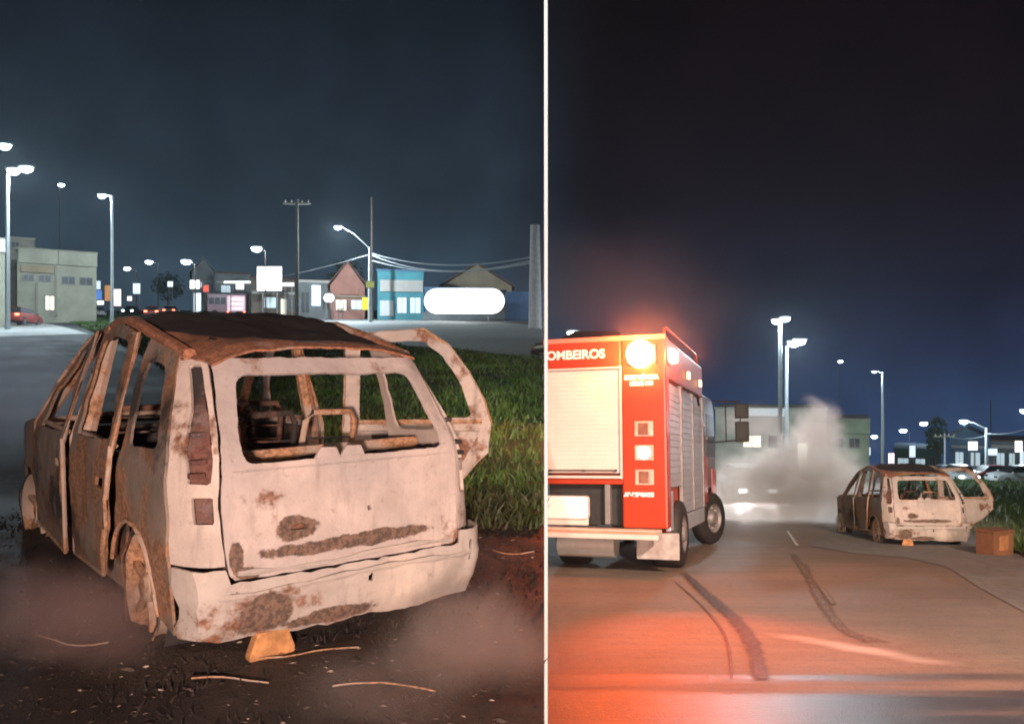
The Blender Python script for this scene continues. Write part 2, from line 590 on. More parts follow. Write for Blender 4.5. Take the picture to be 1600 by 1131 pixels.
def wheel(parent, x, y, z, steer=0):
    o = bpy.data.objects.new('wheel', None)
    m = MB()
    m.lathe([(.270, -.08), (.28, -.085), (.285, -.08), (.262, -.06), (.25, 0), (.262, .04), (.285, .055), (.28, .06), (.270, .055), (.245, .03), (.24, -.04), (.270, -.08)], 'X', 28)
    m.lathe([(.0, .055), (.055, .055), (.075, .04), (.085, .0), (.0, .0)], 'X', 16)
    xf = Matrix.Translation((x, y, z)) @ Matrix.Rotation(steer, 4, 'Z')
    if x < 0: xf = xf @ Matrix.Rotation(math.pi, 4, 'Z')
    w = m.build('wheel', M_edge, parent, True, xf, .004)
    for k in range(6):
        s = MB().box(.0, .035, -.017, .017, .06, .245, .006)
        s.build('spoke', M_edge, w, True, xf @ Matrix.Rotation(k * math.pi / 3 + .2, 4, 'X'))
    t = MB()
    for k in range(3):
        rr = .285 + .012 * k
        t.tube([Vector((.07 - .06 * k + .01 * math.sin(a * 5 + k), rr * math.cos(a), rr * math.sin(a))) for a in [i * math.pi / 14 for i in range(29)]], .006, 5)
    t.build('tyre_wire', M_inside, w, True, xf)
    return w

def minivan(label, loc):
    T = thing('burnt_minivan', label, 'burnt car', loc)
    # tailgate with its window opening
    tg = panel('tailgate', rounded([(-.63, .465), (.63, .463), (.645, .54), (.66, .80), (.645, 1.02), (.575, 1.475), (-.575, 1.475), (-.645, 1.02), (-.66, .80), (-.645, .54)], .04),
               [rounded([(-.55, .985), (.565, .99), (.57, 1.07), (.495, 1.395), (-.495, 1.395), (-.55, 1.12)], .07),
                rounded([(-.34, .655), (-.25, .655), (-.27, .69), (-.32, .69)], .02), rounded([(.08, .705), (.10, .705), (.10, .73), (.08, .73)], .006)], rear_map, M_tail, T, .016, .042, .010)
    for cx in (-.12, .02):
        m = MB().prism([(cx - .075, .978), (cx + .075, .978), (cx + .045, 1.035), (cx - .035, 1.04)], 'Y', .080, .100, .004)
        m.build('wiper_bracket', M_tail, tg, False, None, .004)
    m = MB().box(-.64, .64, .10, .16, .50, .93)      # charred inner skin behind the openings
    m.build('inner_skin', M_inside, tg, False, None, .01)
    m = MB().tube([rear_map(x, .955) + Vector((0, -.004, 0)) for x in [i * .1 - .6 for i in range(13)]], .006, 5)
    m.build('crease', M_tail, tg)
    m = MB().tube([rear_map(x, .492) + Vector((0, -.004, .010 * math.sin(x * 7))) for x in [i * .08 - .6 for i in range(16)]], [.012 + .006 * math.sin(i * 1.7) for i in range(16)], 6)
    m.build('lower_lip', M_bump, tg, True, None, .006)
    # lamp columns either side
    for s in (-1, 1):
        o = [(s * .652, .535), (s * (HW(.535) - .002), .535), (s * (HW(.8) - .002), .8), (s * (HW(1.02) - .002), 1.02), (s * (HW(1.25) - .002), 1.25), (s * (HW(1.46) - .004), 1.46), (s * .59, 1.47), (s * .655, 1.025), (s * .672, .80)]
        h1 = rounded([(s * .695, .905), (s * .775, .905), (s * .765, 1.05), (s * .70, 1.24), (s * .655, 1.44), (s * .615, 1.44), (s * .672, 1.08)], .015)
        h2 = rounded([(s * .69, .725), (s * .765, .725), (s * .765, .845), (s * .69, .845)], .012)
        c = panel('lamp_column', o, [h1, h2], rear_map, M_pale, T, .02, .045, .004, .002)
        b = panel('lamp_recess', [(s * .675, .70), (s * .80, .70), (s * .79, 1.04), (s * .715, 1.24), (s * .66, 1.45), (s * .60, 1.45), (s * .66, 1.04)], [], lambda x, z: rear_map(x, z) + Vector((0, .07, 0)), M_light, c, .01, .05, .008)
        m = MB()
        for k, (zz, xx) in enumerate(((1.12, .705), (1.0, .725), (.94, .735))):
            p = rear_map(s * xx, zz)
            m.box(p.x - .035, p.x + .035, p.y + .01, p.y + .05, zz - .012, zz + .012, .004)
        m.build('bulb_holder', M_light, c, False, None, .004)['kind'] = 'stuff'
    # bumper
    bp = panel('rear_bumper', [(-HW(.2) + .002, .20), (-.4, .165), (0, .175), (.3, .16), (HW(.16), .155), (HW(.4), .40), (HW(.53), .528), (.655, .528), (.64, .458), (.2, .456), (-.3, .456), (-.64, .460), (-.655, .528), (-HW(.53), .528), (-HW(.4), .40)],
               [rounded([(.06, .355), (.085, .355), (.085, .40), (.06, .40)], .01), rounded([(.70, .36), (.72, .36), (.735, .46), (.71, .47)], .01), rounded([(-.64, .40), (-.61, .40), (-.61, .42), (-.64, .42)], .005)], bump_map, M_bump, T, .014, .045, .017, .007)
    m = MB().tube([rear_map(x, .41) + Vector((0, -.018, .010 * math.sin(x * 5 + 1))) for x in [i * .09 - .72 for i in range(17)]], [.016 + .006 * math.sin(i * 2.1) for i in range(17)], 6)
    m.build('bumper_rib', M_bump, bp, True, None, .006)
    # rear quarter panels with side window
    arch = [(.80 + .37 * math.cos(a), .27 + .37 * math.sin(a)) for a in [math.pi * (1.02 - k / 10 * .92) for k in range(11)]]
    for s in (-1, 1):
        qp = [(.29, .22), (.23, .40), (.24, .58), (.265, .8), (.30, 1.02), (.44, 1.25), (.60, 1.49), (1.02, 1.515), (1.03, 1.0), (1.07, .60)]
        full = [(.27, .20), ] + qp[1:] + [(1.13, .43)] + arch[::-1][1:]
        full = [(.24, .20), (.225, .40), (.245, .58), (.265, .80), (.30, 1.02), (.44, 1.25), (.60, 1.49), (1.03, 1.515), (1.035, 1.0), (1.06, .72), (1.10, .55)] + arch[::-1][2:]
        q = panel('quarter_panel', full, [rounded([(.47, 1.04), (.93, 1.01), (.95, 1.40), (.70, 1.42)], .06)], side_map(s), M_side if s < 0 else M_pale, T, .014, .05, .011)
        m = MB().tube([side_map(s)(a[0], max(.2, a[1])) + Vector((s * .004, 0, 0)) for a in arch], .011, 6)
        m.build('arch_lip', M_edge, q, True)
        m = MB()
        m.lathe([(.36, 0), (.37, -.12), (.36, -.20), (.0, -.20)], 'X', 20)
        m.build('wheel_arch', M_inside, q, False, Matrix.Translation((s * .78, .80, .28)) @ (Matrix.Identity(4) if s > 0 else Matrix.Rotation(math.pi, 4, 'Z')))
        # front wing
        fa = [(3.42 + .36 * math.cos(a), .27 + .36 * math.sin(a)) for a in [math.pi * k / 10 for k in range(11)]]
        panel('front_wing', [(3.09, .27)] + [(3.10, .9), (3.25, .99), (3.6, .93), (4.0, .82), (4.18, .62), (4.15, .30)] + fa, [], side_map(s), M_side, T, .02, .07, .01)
        # sill, A pillar, roof rail, B pillar
        m = MB().box(s * .70 - .06, s * .70 + .10 - .04, 1.14, 3.05, .17, .29, .02)
        m.build('sill', M_edge, T, False, None, .012)
        m = MB().tube([(s * .74, 3.45, .93), (s * .71, 3.15, 1.08), (s * .62, 2.75, 1.33 + .05), (s * .57, 2.42, 1.49 + .075)], [.045, .04, .035, .04], 8)
        m.build('front_pillar', M_edge, T, True, None, .008)
        m = MB().tube([(s * .57, 2.45, 1.57), (s * .61, 1.8, 1.665), (s * .64, 1.4, 1.505 + LK(1.4)), (s * .64, 1.0, 1.505 + LK(1.0)), (s * .63, .55, 1.48 + LK(.55))], .035, 8)
        m.build('roof_rail', M_roofedge, T, True, None, .008)
        m = MB()
        m.tube([(s * .74, 2.03, .25), (s * .775, 2.03, .65), (s * .755, 2.02, 1.0), (s * .60, 1.98, 1.64)], [.06, .055, .05, .04], 6)
        m.build('middle_pillar', M_edge, T, True, None, .008)
    # doors
    def door(s, rear, ang):
        if rear:
            o = [(1.10, .56), (1.17, .45), (1.21, .29), (2.0, .25), (2.01, .95), (1.99, 1.48), (1.10, 1.49), (1.045, 1.0), (1.07, .72)]
            hole = rounded([(1.13, 1.02), (1.91, .985), (1.90, 1.425), (1.19, 1.435)], .05)
            hy = 2.0
            if ang > .5:
                o = [(1.13, .70), (1.24, .56), (1.40, .44), (2.0, .36), (2.01, .95), (1.99, 1.48), (1.50, 1.49), (1.34, 1.42), (1.20, 1.28), (1.09, 1.12), (1.04, .98), (1.06, .76)]
                hole = rounded([(1.17, 1.02), (1.91, .985), (1.90, 1.43), (1.50, 1.43), (1.37, 1.36), (1.25, 1.22)], .04)
        else:
            o = [(2.05, .25), (3.05, .27), (3.08, .97), (2.80, 1.24), (2.46, 1.485), (2.05, 1.49), (2.05, .95)]
            hole = rounded([(2.14, .985), (2.92, .965), (2.74, 1.20), (2.43, 1.43), (2.14, 1.43)], .05)
            hy = 3.06
        lk = rounded([(o[0][0] + (.06 if rear else .07), .76), (o[0][0] + (.20 if rear else .2), .76), (o[0][0] + .2, .815), (o[0][0] + .07, .815)], .012)
        big = ang > .5
        xf = Matrix.Translation((s * HW(.7) + (.03 if big else 0), hy - (.28 if big else 0), 0)) @ Matrix.Rotation(s * ang, 4, 'Z') @ Matrix.Diagonal((1, 1.10 if big else 1, 1, 1)) @ Matrix.Translation((-s * HW(.7), -hy, 0))
        f = side_map(s)
        off = Vector((s * .012, 0, 0))
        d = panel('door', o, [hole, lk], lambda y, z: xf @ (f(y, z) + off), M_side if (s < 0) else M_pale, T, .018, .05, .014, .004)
        m = MB()
        pts = [xf @ (f(p[0], p[1]) + off + Vector((s * .002, 0, 0))) for p in (o[3:] + o[:3] if rear else o)]
        m.tube(pts + [pts[0]], .014, 6)
        m.build('door_edge', M_edge, d, True, None, .006)
        m = MB()
        m.prism([(o[2][0] + .02 if rear else 2.1, .33), (1.95 if rear else 3.0, .33), (1.95 if rear else 3.0, .93), (1.12 if rear else 2.1, .93)], 'X', s * .72, s * .735)
        m.build('inner_trim', M_pale if ang > .5 else M_inside, d, False, xf, .012)
        m = MB().tube([xf @ (f(y, .99) + Vector((-s * .02, 0, 0))) for y in ([1.1, 1.4, 1.7, 1.97] if rear else [2.1, 2.4, 2.7, 3.0])], .018, 6)
        m.build('window_sill', M_edge, d, True, None, .01)
        return d
    door(-1, True, R(2.0)); door(-1, False, R(2.5)); door(1, True, R(58)); door(1, False, R(1))
    # roof
    rf = panel('roof', rounded([(-.63, .48), (-.57, .42), (.57, .42), (.63, .48), (.635, 1.5), (.575, 2.40), (.4, 2.5), (-.4, 2.5), (-.575, 2.40), (-.635, 1.5)], .05), [], roof_map, M_roof, T, .015, .055, .03, .008)
    panel('roof_header', [(-.60, .35), (.575, .37), (.60, .46), (.55, .62), (.1, .55), (-.15, .62), (-.40, .72), (-.61, 1.1), (-.63, .5)], [], lambda x, y: roof_map(x, y) + Vector((0, 0, .010 - .30 * max(0, .47 - y))), M_roofedge, T, .012, .045, .012, .006)
    for y in (.95, 1.55, 2.1):
        m = MB().tube([roof_map(x, y) - Vector((0, 0, .045)) for x in (-.58, -.3, 0, .3, .58)], .018, 6)
        m.build('roof_bow', M_inside, rf, True, None, .01)
    # front end
    panel('bonnet', [(-.72, 3.35), (.72, 3.35), (.66, 3.8), (.55, 4.18), (-.55, 4.18), (-.66, 3.8)], [], lambda x, y: Vector((x, y, .98 - .20 * ((y - 3.3) / .9) ** 2 - .06 * (x / .7) ** 2)), M_roof, T, .012, .08, .02)
    MB().box(-.62, .62, 4.10, 4.2, .28, .72, .03).build('front_bumper', M_side, T, False, None, .02)
    MB().tube([(-.72, 3.38, .95), (-.3, 3.46, .97), (.3, 3.46, .97), (.72, 3.38, .95)], .03, 8).build('scuttle', M_edge, T, True, None, .01)
    MB().box(-.70, .70, 3.02, 3.36, .62, .93, .04).build('dashboard_frame', M_inside, T, False, None, .03)
    MB().box(-.70, .70, .22, 4.05, .20, .26, .01).build('floor_pan', M_inside, T, False, None, .015)
    # seats: burnt steel frames
    def seat(x, y, w, mat=M_edge):
        m = MB()
        m.tube([(x - w / 2, y + .42, .34), (x - w / 2, y + .05, .46), (x - w / 2 + .01, y, .60), (x - w / 2 + .03, y - .13, 1.06), (x - w / 2 + .07, y - .15, 1.12), (x + w / 2 - .07, y - .15, 1.12), (x + w / 2 - .03, y - .13, 1.06), (x + w / 2 - .01, y, .60), (x + w / 2, y + .05, .46), (x + w / 2, y + .42, .34)], .02, 7)
        sf = m.build('seat_frame', mat, T, True, None, .01)
        m = MB()
        for k in range(4): m.tube([(x - w / 2 + .02, y - .03 * k - .01, .66 + .1 * k), (x + w / 2 - .02, y - .03 * k - .01, .65 + .1 * k)], .007, 5)
        for k in range(5): m.tube([(x - w / 2, y + .08 + .08 * k, .44 - .02 * k), (x + w / 2, y + .08 + .08 * k, .44 - .02 * k)], .007, 5)
        m.build('seat_spring', M_inside, sf)['kind'] = 'stuff'
    seat(-.36, 2.25, .48, M_inside); seat(.36, 2.25, .48, M_inside)
    seat(-.40, 1.25, .42, M_inside); seat(.03, 1.25, .40, M_inside); seat(.44, 1.25, .40)
    MB().box(-.68, .68, .93, .96, .42, .90, .01).build('seat_back', M_inside, T, False, None, .02)
    MB().tube([(-.74, .62, .955), (-.3, .64, .94), (.2, .62, .955), (.74, .62, .965)], .035, 6).build('parcel_rail', M_edge, T, True, None, .012)
    for s in (-1, 1):
        MB().box(s * .60 - .10, s * .60 + .10, .28, 1.10, .28, .60, .03).build('inner_arch', M_inside, T, False, None, .02)
    # running gear
    wheel(T, -.74, .80, .29); wheel(T, .74, .80, .22); wheel(T, -.74, 3.42, .28, R(8)); wheel(T, .74, 3.42, .26, R(8))
    MB().tube([(-.70, .82, .27), (-.3, .84, .24), (.3, .84, .24), (.70, .82, .24)], .045, 8).build('rear_axle', M_edge, T, True)
    MB().prism([(-.53, .0), (-.475, -.01), (-.465, .06), (-.435, .085), (-.40, .065), (-.385, -.01), (-.335, .005), (-.315, .10), (-.35, .20), (-.50, .20), (-.545, .09)], 'Y', .04, .10, .008).build('tow_bracket', plain('orange_rust', (.50, .24, .095), .85, .0, .35, 14, .5), T, False, None, .006)
    return T
van = minivan('large burnt-out pale minivan nearest the camera, seen from its left rear corner', (-.80, 4.32, .205))
VR = Matrix.Rotation(R(40.2), 4, 'Z') @ Matrix.Rotation(R(2.25), 4, 'X') @ Matrix.Rotation(R(-1.25), 4, 'Y')
van.rotation_euler = VR.to_euler()
van.scale = (1.035,) * 3
van['group'] = 'burnt minivans'

# ------------------------------------------------------------------ right place: ground
m, nt, bs = nodes_of('wet_asphalt')
c = N(nt, 'ShaderNodeTexCoord')
s3 = N(nt, 'ShaderNodeSeparateXYZ')
nt.links.new(c.outputs['Object'], s3.inputs[0])
big = tex(nt, .35, 6, .6, 2)
str_ = tex(nt, 1.0, 7, .65, 5, stretch=(.35, 2.6, 1))
fin = tex(nt, 70, 3, .6, 2)
col = mixc(nt, step(nt, big, .35, .65), (.17, .125, .098), (.24, .18, .142))
col = mixc(nt, step(nt, str_, .42, .62, 0, .35), col, (.12, .088, .075))
col = mixc(nt, step(nt, tex(nt, 9, 7, .75, 40), .45, .70, 0, .45), col, (.10, .075, .062))
col = mixc(nt, step(nt, fin, .4, .7, 0, .42), col, (.34, .28, .24))
# pale streak: wet reflection of light painted into the road colour
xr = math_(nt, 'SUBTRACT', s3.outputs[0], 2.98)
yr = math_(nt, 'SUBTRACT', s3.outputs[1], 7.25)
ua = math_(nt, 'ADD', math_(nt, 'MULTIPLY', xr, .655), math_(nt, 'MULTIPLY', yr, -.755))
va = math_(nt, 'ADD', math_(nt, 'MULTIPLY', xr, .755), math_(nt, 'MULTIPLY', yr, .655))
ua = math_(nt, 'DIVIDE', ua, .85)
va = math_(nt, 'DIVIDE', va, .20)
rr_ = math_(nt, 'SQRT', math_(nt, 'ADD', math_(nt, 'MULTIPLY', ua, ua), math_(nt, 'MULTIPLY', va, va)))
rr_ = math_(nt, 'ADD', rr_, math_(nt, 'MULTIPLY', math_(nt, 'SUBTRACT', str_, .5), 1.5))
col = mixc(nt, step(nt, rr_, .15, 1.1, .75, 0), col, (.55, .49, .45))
yy = math_(nt, 'ADD', s3.outputs[1], math_(nt, 'MULTIPLY', math_(nt, 'SUBTRACT', tex(nt, 1.3, 5, .6, 15, stretch=(.16, 3.0, 1)), .5), 4.2))
wet = step(nt, yy, 5.55, 6.6, 1, 0)
col = mixc(nt, math_(nt, 'MULTIPLY', wet, .92), col, (.022, .018, .016))
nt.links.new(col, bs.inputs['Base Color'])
dry = step(nt, big, .35, .65, .55, .70)
rg = N(nt, 'ShaderNodeMix')
nt.links.new(wet, rg.inputs[0]); nt.links.new(dry, rg.inputs[2]); rg.inputs[3].default_value = .31
nt.links.new(rg.outputs[0], bs.inputs['Roughness'])
bs.inputs['Specular IOR Level'].default_value = .22
bump(nt, math_(nt, 'ADD', math_(nt, 'MULTIPLY', fin, .9), str_), bs, .45, .02)
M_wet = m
FARR = 260
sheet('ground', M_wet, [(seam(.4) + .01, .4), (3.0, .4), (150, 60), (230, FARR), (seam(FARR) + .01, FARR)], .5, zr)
M_shoulder = ground_mat('grey_shoulder', (.16, .145, .135), (.22, .20, .185), 1.0, .8, .5)
def rsheet(name, mat, pix, dens, lift, amp=0):
    return sheet(name, mat, [gr(*p)[:2] for p in pix], dens, zr, lift, amp)
rsheet('shoulder', M_shoulder, [(1260, 852), (1330, 864), (1420, 872), (1480, 886), (1530, 918), (1610, 962), (1780, 1030), (1900, 900), (1640, 840), (1540, 826), (1300, 828)], .3, .008)
rsheet('grass_verge', M_grassbase, [(1536, 846), (1580, 862), (1680, 900), (1900, 860), (1900, 760), (1640, 748), (1500, 745), (1400, 744), (1380, 750), (1400, 775), (1470, 800)], .3, .03, .04)
M_lot = ground_mat('pale_forecourt', (.34, .34, .33), (.45, .45, .43), .5, .75, .3)
rsheet('forecourt', M_lot, [(1440, 743.5), (1640, 747), (1900, 758), (1900, 738), (1560, 738), (1440, 739)], 3, .03)
# tyre marks, a scorched edge and lane dashes
M_mark = plain('tyre_rubber_mark', (.050, .032, .026), .6, 0, .4, 5, .2)
M_dash = plain('worn_lane_paint', (.42, .40, .38), .6, 0, .35, 20, .2)
def worn(mat):
    nt = mat.node_tree
    if nt.nodes.get('worn_mix'): return mat
    bs = nt.nodes['Principled BSDF']
    out = nt.nodes['Material Output']
    uv = N(nt, 'ShaderNodeUVMap')
    s = N(nt, 'ShaderNodeSeparateXYZ')
    nt.links.new(uv.outputs[0], s.inputs[0])
    d = math_(nt, 'ABSOLUTE', math_(nt, 'SUBTRACT', s.outputs[0], .5))
    d = math_(nt, 'ADD', d, math_(nt, 'MULTIPLY', math_(nt, 'SUBTRACT', tex(nt, 4.5, 6, .7, 3), .5), .55))
    e = math_(nt, 'MULTIPLY', step(nt, d, .10, .50, 1, 0), step(nt, s.outputs[1], 0, .12))
    e = math_(nt, 'MULTIPLY', e, step(nt, tex(nt, 30, 4, .7, 9), .30, .62, .45, 1))
    tr = N(nt, 'ShaderNodeBsdfTransparent')
    mx = N(nt, 'ShaderNodeMixShader')
    mx.name = 'worn_mix'
    nt.links.new(e, mx.inputs[0])
    nt.links.new(tr.outputs[0], mx.inputs[1])
    nt.links.new(bs.outputs[0], mx.inputs[2])
    nt.links.new(mx.outputs[0], out.inputs['Surface'])
    return mat
def band(name, mat, pts, lift, label, cat, group=None):
    m = MB()
    worn(mat)
    uvl = m.bm.loops.layers.uv.new('UVMap')
    prev = None
    for px, py, w in pts:
        a = m.bm.verts.new(Vector(gr(px - w / 2, py)) + Vector((0, 0, lift)))
        b = m.bm.verts.new(Vector(gr(px + w / 2, py)) + Vector((0, 0, lift)))
        t_ = (len(m.bm.verts) // 2 - 1) / (len(pts) - 1)
        if prev:
            f_ = m.bm.faces.new((prev[0], prev[1], b, a))
            for l_, q_ in zip(f_.loops, ((0, prev[2]), (1, prev[2]), (1, t_), (0, t_))): l_[uvl].uv = q_
        prev = (a, b, t_)
    o = m.build(name, mat)
    for p in o.data.polygons:
        if p.normal.z < 0: p.flip()
    o['kind'] = 'structure'
    return o
def curve(pts, n=26):
    out = []
    for i in range(n):
        t = i / (n - 1) * (len(pts) - 1)
        k = min(int(t), len(pts) - 2)
        u = t - k
        p0, p1, p2, p3 = pts[max(k - 1, 0)], pts[k], pts[k + 1], pts[min(k + 2, len(pts) - 1)]
        out.append(tuple(.5 * (2 * b + (c_ - a) * u + (2 * a - 5 * b + 4 * c_ - d) * u * u + (3 * b - a - 3 * c_ + d) * u ** 3) for a, b, c_, d in zip(p0, p1, p2, p3)))
    return out
band('tyre_mark', M_mark, curve([(1066, 893, 12), (1105, 930, 26), (1148, 968, 34), (1176, 1008, 36), (1190, 1062, 38)]), .009, '', '')
band('tyre_mark', M_mark, curve([(1050, 905, 4), (1095, 945, 6), (1128, 985, 7), (1140, 1020, 7), (1143, 1062, 6)]), .009, '', '')
band('scorch_mark', plain('faint_scorch', (.165, .125, .10), .7, 0, .3, 5, .2), curve([(1236, 862, 16), (1262, 900, 20), (1288, 945, 24), (1320, 985, 30), (1372, 1004, 60)]), .005, '', '')
M_faint = plain('faint_lane_paint', (.20, .165, .14), .7, 0, .4, 14, .2)
band('lane_dash', plain('fresh_lane_paint', (.75, .75, .75), .6, 0, .1, 20, .1), [(1229, 828, 6), (1246, 853, 8)], .013, '', '')
for a in ([(1259, 880, 5), (1268, 894, 7)], [(1283, 918, 12), (1302, 944, 14)]): band('lane_dash', M_faint, a, .013, '', '')

# ------------------------------------------------------------------ fire engine
M_red = plain('fire_engine_red', (.40, .036, .010), .35, 0, .08, 3, .02)
M_cream = plain('pale_shutter_paint', (.58, .52, .47), .5, 0, .05, 3, .03)
M_alu = plain('brushed_aluminium', (.50, .52, .58), .42, .35, .08, 4, .03)
M_dark = plain('black_rubber', (.022, .020, .020), .7, 0, .3, 8, .1)
M_steel = plain('grey_steel', (.22, .20, .20), .55, .3, .2, 8, .1)
M_chrome = plain('bright_steel', (.70, .68, .66), .3, .6, .06, 8, .02)
M_white = plain('white_paint', (.80, .78, .75), .5, 0, .04, 6, .02)
M_glass = plain('dark_glass', (.02, .020, .024), .38, 0, .1, 2, 0)
M_cab = plain('dull_cab_paint', (.15, .10, .12), .35, .2, .1, 3, .02)
M_orangeg = glow('side_marker_lamp', (1, .55, .25), 6)
M_beacon = glow('red_beacon_lamp', (1, .30, .10), 130)
M_beam = glow('white_work_lamp', (1, .93, .85), 14)
ft = thing('fire_engine', 'red fire engine with pale roller shutter and lit beacons seen from behind', 'fire truck',
           (2.21 - .95 * math.cos(R(20)), 11.7 + .95 * math.sin(R(20)), zr(12.0) - .0), R(-20))
ft.rotation_euler = (Matrix.Rotation(math.atan(-TAN), 4, 'X') @ Matrix.Rotation(R(-20), 4, 'Z')).to_euler()
ft.location.z = zr(ft.location.y) + .0
H = 3.46
def P_(name, mat, mb, par=None, sm=False, jit=0): return mb.build(name, mat, par or ft, sm, None, jit)
body = P_('body', M_red, MB().box(.30, .95, 0, .30, .68, H, .03).box(-.885, .30, 0, .30, 3.02, H, .02).box(-.885, .93, .30, 4.30, 2.86, H - .01, .03).box(-.87, .86, .32, 4.28, .75, 2.86).box(-.885, .30, .04, .30, 1.30, 1.42, .01))
sh = P_('rear_shutter', M_cream, MB().box(-.87, .27, .06, .10, 1.46, 3.0))
for k in range(24): P_('slat', M_cream, MB().box(-.87, .27, .047, .0595, 1.47 + k * .064, 1.47 + k * .064 + .0632, .0016), sh)
P_('shutter_frame', M_cream, MB().box(.275, .305, -.012, .05, 1.38, 3.03, .005).box(-.875, .275, -.012, .05, 2.995, 3.02, .004).box(-.875, .275, -.014, .05, 1.385, 1.425, .005))
hb = P_('shutter_handle', M_dark, MB().tube([(-.86, -.03, 1.50), (.22, -.03, 1.50)], .012, 8))
for x in (-.8, -.28, .2): P_('handle_bracket', M_dark, MB().box(x - .012, x + .012, -.035, .05, 1.485, 1.515), hb)
P_('roof_trim', plain('pale_red_trim', (.62, .20, .14), .4, 0, .05), MB().box(-.895, .955, -.012, .02, H - .06, H + .012, .008))
P_('rear_recess', M_dark, MB().box(-.875, .29, .22, .30, .70, 1.32))
P_('recess_post', M_steel, MB().box(.02, .10, .06, .21, .72, 1.30, .01))
P_('number_plate', M_white, MB().box(-.87, -.20, -.012, .012, .80, 1.13, .05))
P_('plate_mount', M_cream, MB().box(-.87, -.22, .02, .06, .70, .82, .01))
P_('rear_step', M_cream, MB().box(-.90, .86, -.30, .02, .54, .67, .015))
stp = P_('step_edge', plain('red_step_edge', (.65, .25, .16), .5), MB().box(-.90, .86, -.315, -.302, .62, .66))
P_('underframe', M_steel, MB().box(-.8, -.62, .1, 6.2, .55, .72).box(.45, .63, .1, 6.2, .55, .72).box(-.8, .63, .5, .6, .50, .66))
P_('fuel_tank', M_chrome, MB().tube([(-.75, .35, .40), (.12, .35, .40)], .19, 18), None, True)
P_('mud_flap', plain('grey_mud_flap', (.42, .36, .34), .7), MB().box(.44, 1.06, .26, .285, .22, .60, .006))
# lettering
RX = Matrix.Rotation(R(90), 4, 'X')
text('OMBEIROS', .185, M_white, ft, Matrix.Translation((-.39, -.008, 3.215)) @ RX @ Matrix.Scale(1.02, 4, (1, 0, 0)), bold=.006)
text('EMERGÊNCIA', .082, M_white, ft, Matrix.Translation((.60, -.008, 2.845)) @ RX, bold=.007)
text('LIGUE 193', .075, M_white, ft, Matrix.Translation((.60, -.008, 2.755)) @ RX, bold=.007)
text('AB-RESGATE', .075, M_white, ft, Matrix.Translation((.54, -.008, 1.155)) @ RX, bold=.007)
# lamps on the rear column
for z, lit in ((2.10, 0), (1.755, 1), (1.405, 0)):
    f_ = P_('lamp_frame', plain('salmon_bezel', (.62, .36, .28), .4), MB().box(.49, .76, -.02, .01, z - .11, z + .11, .012))
    P_('lamp_lens', M_beam if lit else plain('unlit_red_lens', (.24, .10, .07), .25), MB().lathe([(0, -.034), (.06, -.034), (.085, -.03), (.09, -.018)], 'Y', 20, (.625, 0, z)) if lit else MB().box(.545, .695, -.03, -.015, z - .085, z + .085, .01), f_)
bc = P_('beacon', M_steel, MB().box(.40, .82, -.055, .01, 3.04, 3.32, .02))
P_('lens', M_beacon, MB().lathe([(0, -.25), (.08, -.24), (.15, -.20), (.19, -.13), (.20, -.056)], 'Y', 24, (.60, 0, 3.18)), bc, True)
bl = lamp_at(ft, (.61, -.50, 3.22), 2600, (1, .10, .010), .1, 50)
bl.data.spot_blend = 1.0
bl.rotation_euler = Vector((1.80, -4.35, -3.0)).to_track_quat('-Z', 'Y').to_euler()
lamp_at(ft, (.60, -.40, 3.18), 110, (1, .16, .03), .1)
bl = lamp_at(ft, (.55, -.36, 3.25), 320, (1, .10, .015), .1, 170)
bl.rotation_euler = Vector((.0, 1, .3)).to_track_quat('-Z', 'Y').to_euler()
bc2 = P_('beacon', M_steel, MB().box(.955, .975, .10, .60, 3.06, 3.30, .01))
P_('lens', glow('amber_white_lamp', (1, .75, .55), 25), MB().box(.974, 1.05, .13, .57, 3.10, 3.27, .03), bc2, True)
lamp_at(ft, (1.35, .35, 3.2), 90, (1, .18, .05), .1)
# roof rail
rail = MB().tube([(.86, .5, H), (.86, .5, H + .16), (.86, .7, H + .2), (.86, 3.9, H + .2), (.86, 4.2, H)], .022, 8)
P_('roof_rail', M_red, rail, None, True)
# right side shutters
for y0, y1 in ((.34, 1.52), (1.62, 2.86), (2.96, 4.22)):
    sd = P_('side_shutter', M_alu, MB().box(.87, .905, y0, y1, .80 if y0 > 1.6 and y0 < 2 or y0 > 2.8 else 1.25, 2.80))
    zb = 1.25 if y0 < 1 else .80
    n = int((2.80 - zb) / .10)
    for k in range(n): P_('slat', M_alu, MB().box(.9055, .918, y0 + .02, y1 - .02, zb + k * .1 + .002, zb + k * .1 + .096, .004), sd)
for y in (.32, 1.57, 2.91, 4.25): P_('shutter_post', M_steel, MB().box(.88, .94, y - .04, y + .04, .80, 2.85, .008))
P_('lower_skirt', M_alu, MB().box(.86, .93, .34, .62, .62, 1.2, .01))
P_('lower_skirt', M_alu, MB().box(.86, .93, 2.05, 4.25, .52, .78, .01))
P_('door_stay', M_dark, MB().tube([(.95, 1.6, 2.82), (1.05, 2.6, 2.78), (1.04, 2.9, 2.62)], .02, 6))
for y in (2.2, 3.7):
    mk = P_('side_marker', M_steel, MB().box(.93, .955, y - .09, y + .09, 3.0, 3.16, .01))
    P_('lens', M_orangeg, MB().box(.955, .99, y - .07, y + .07, 3.02, 3.14, .012), mk)
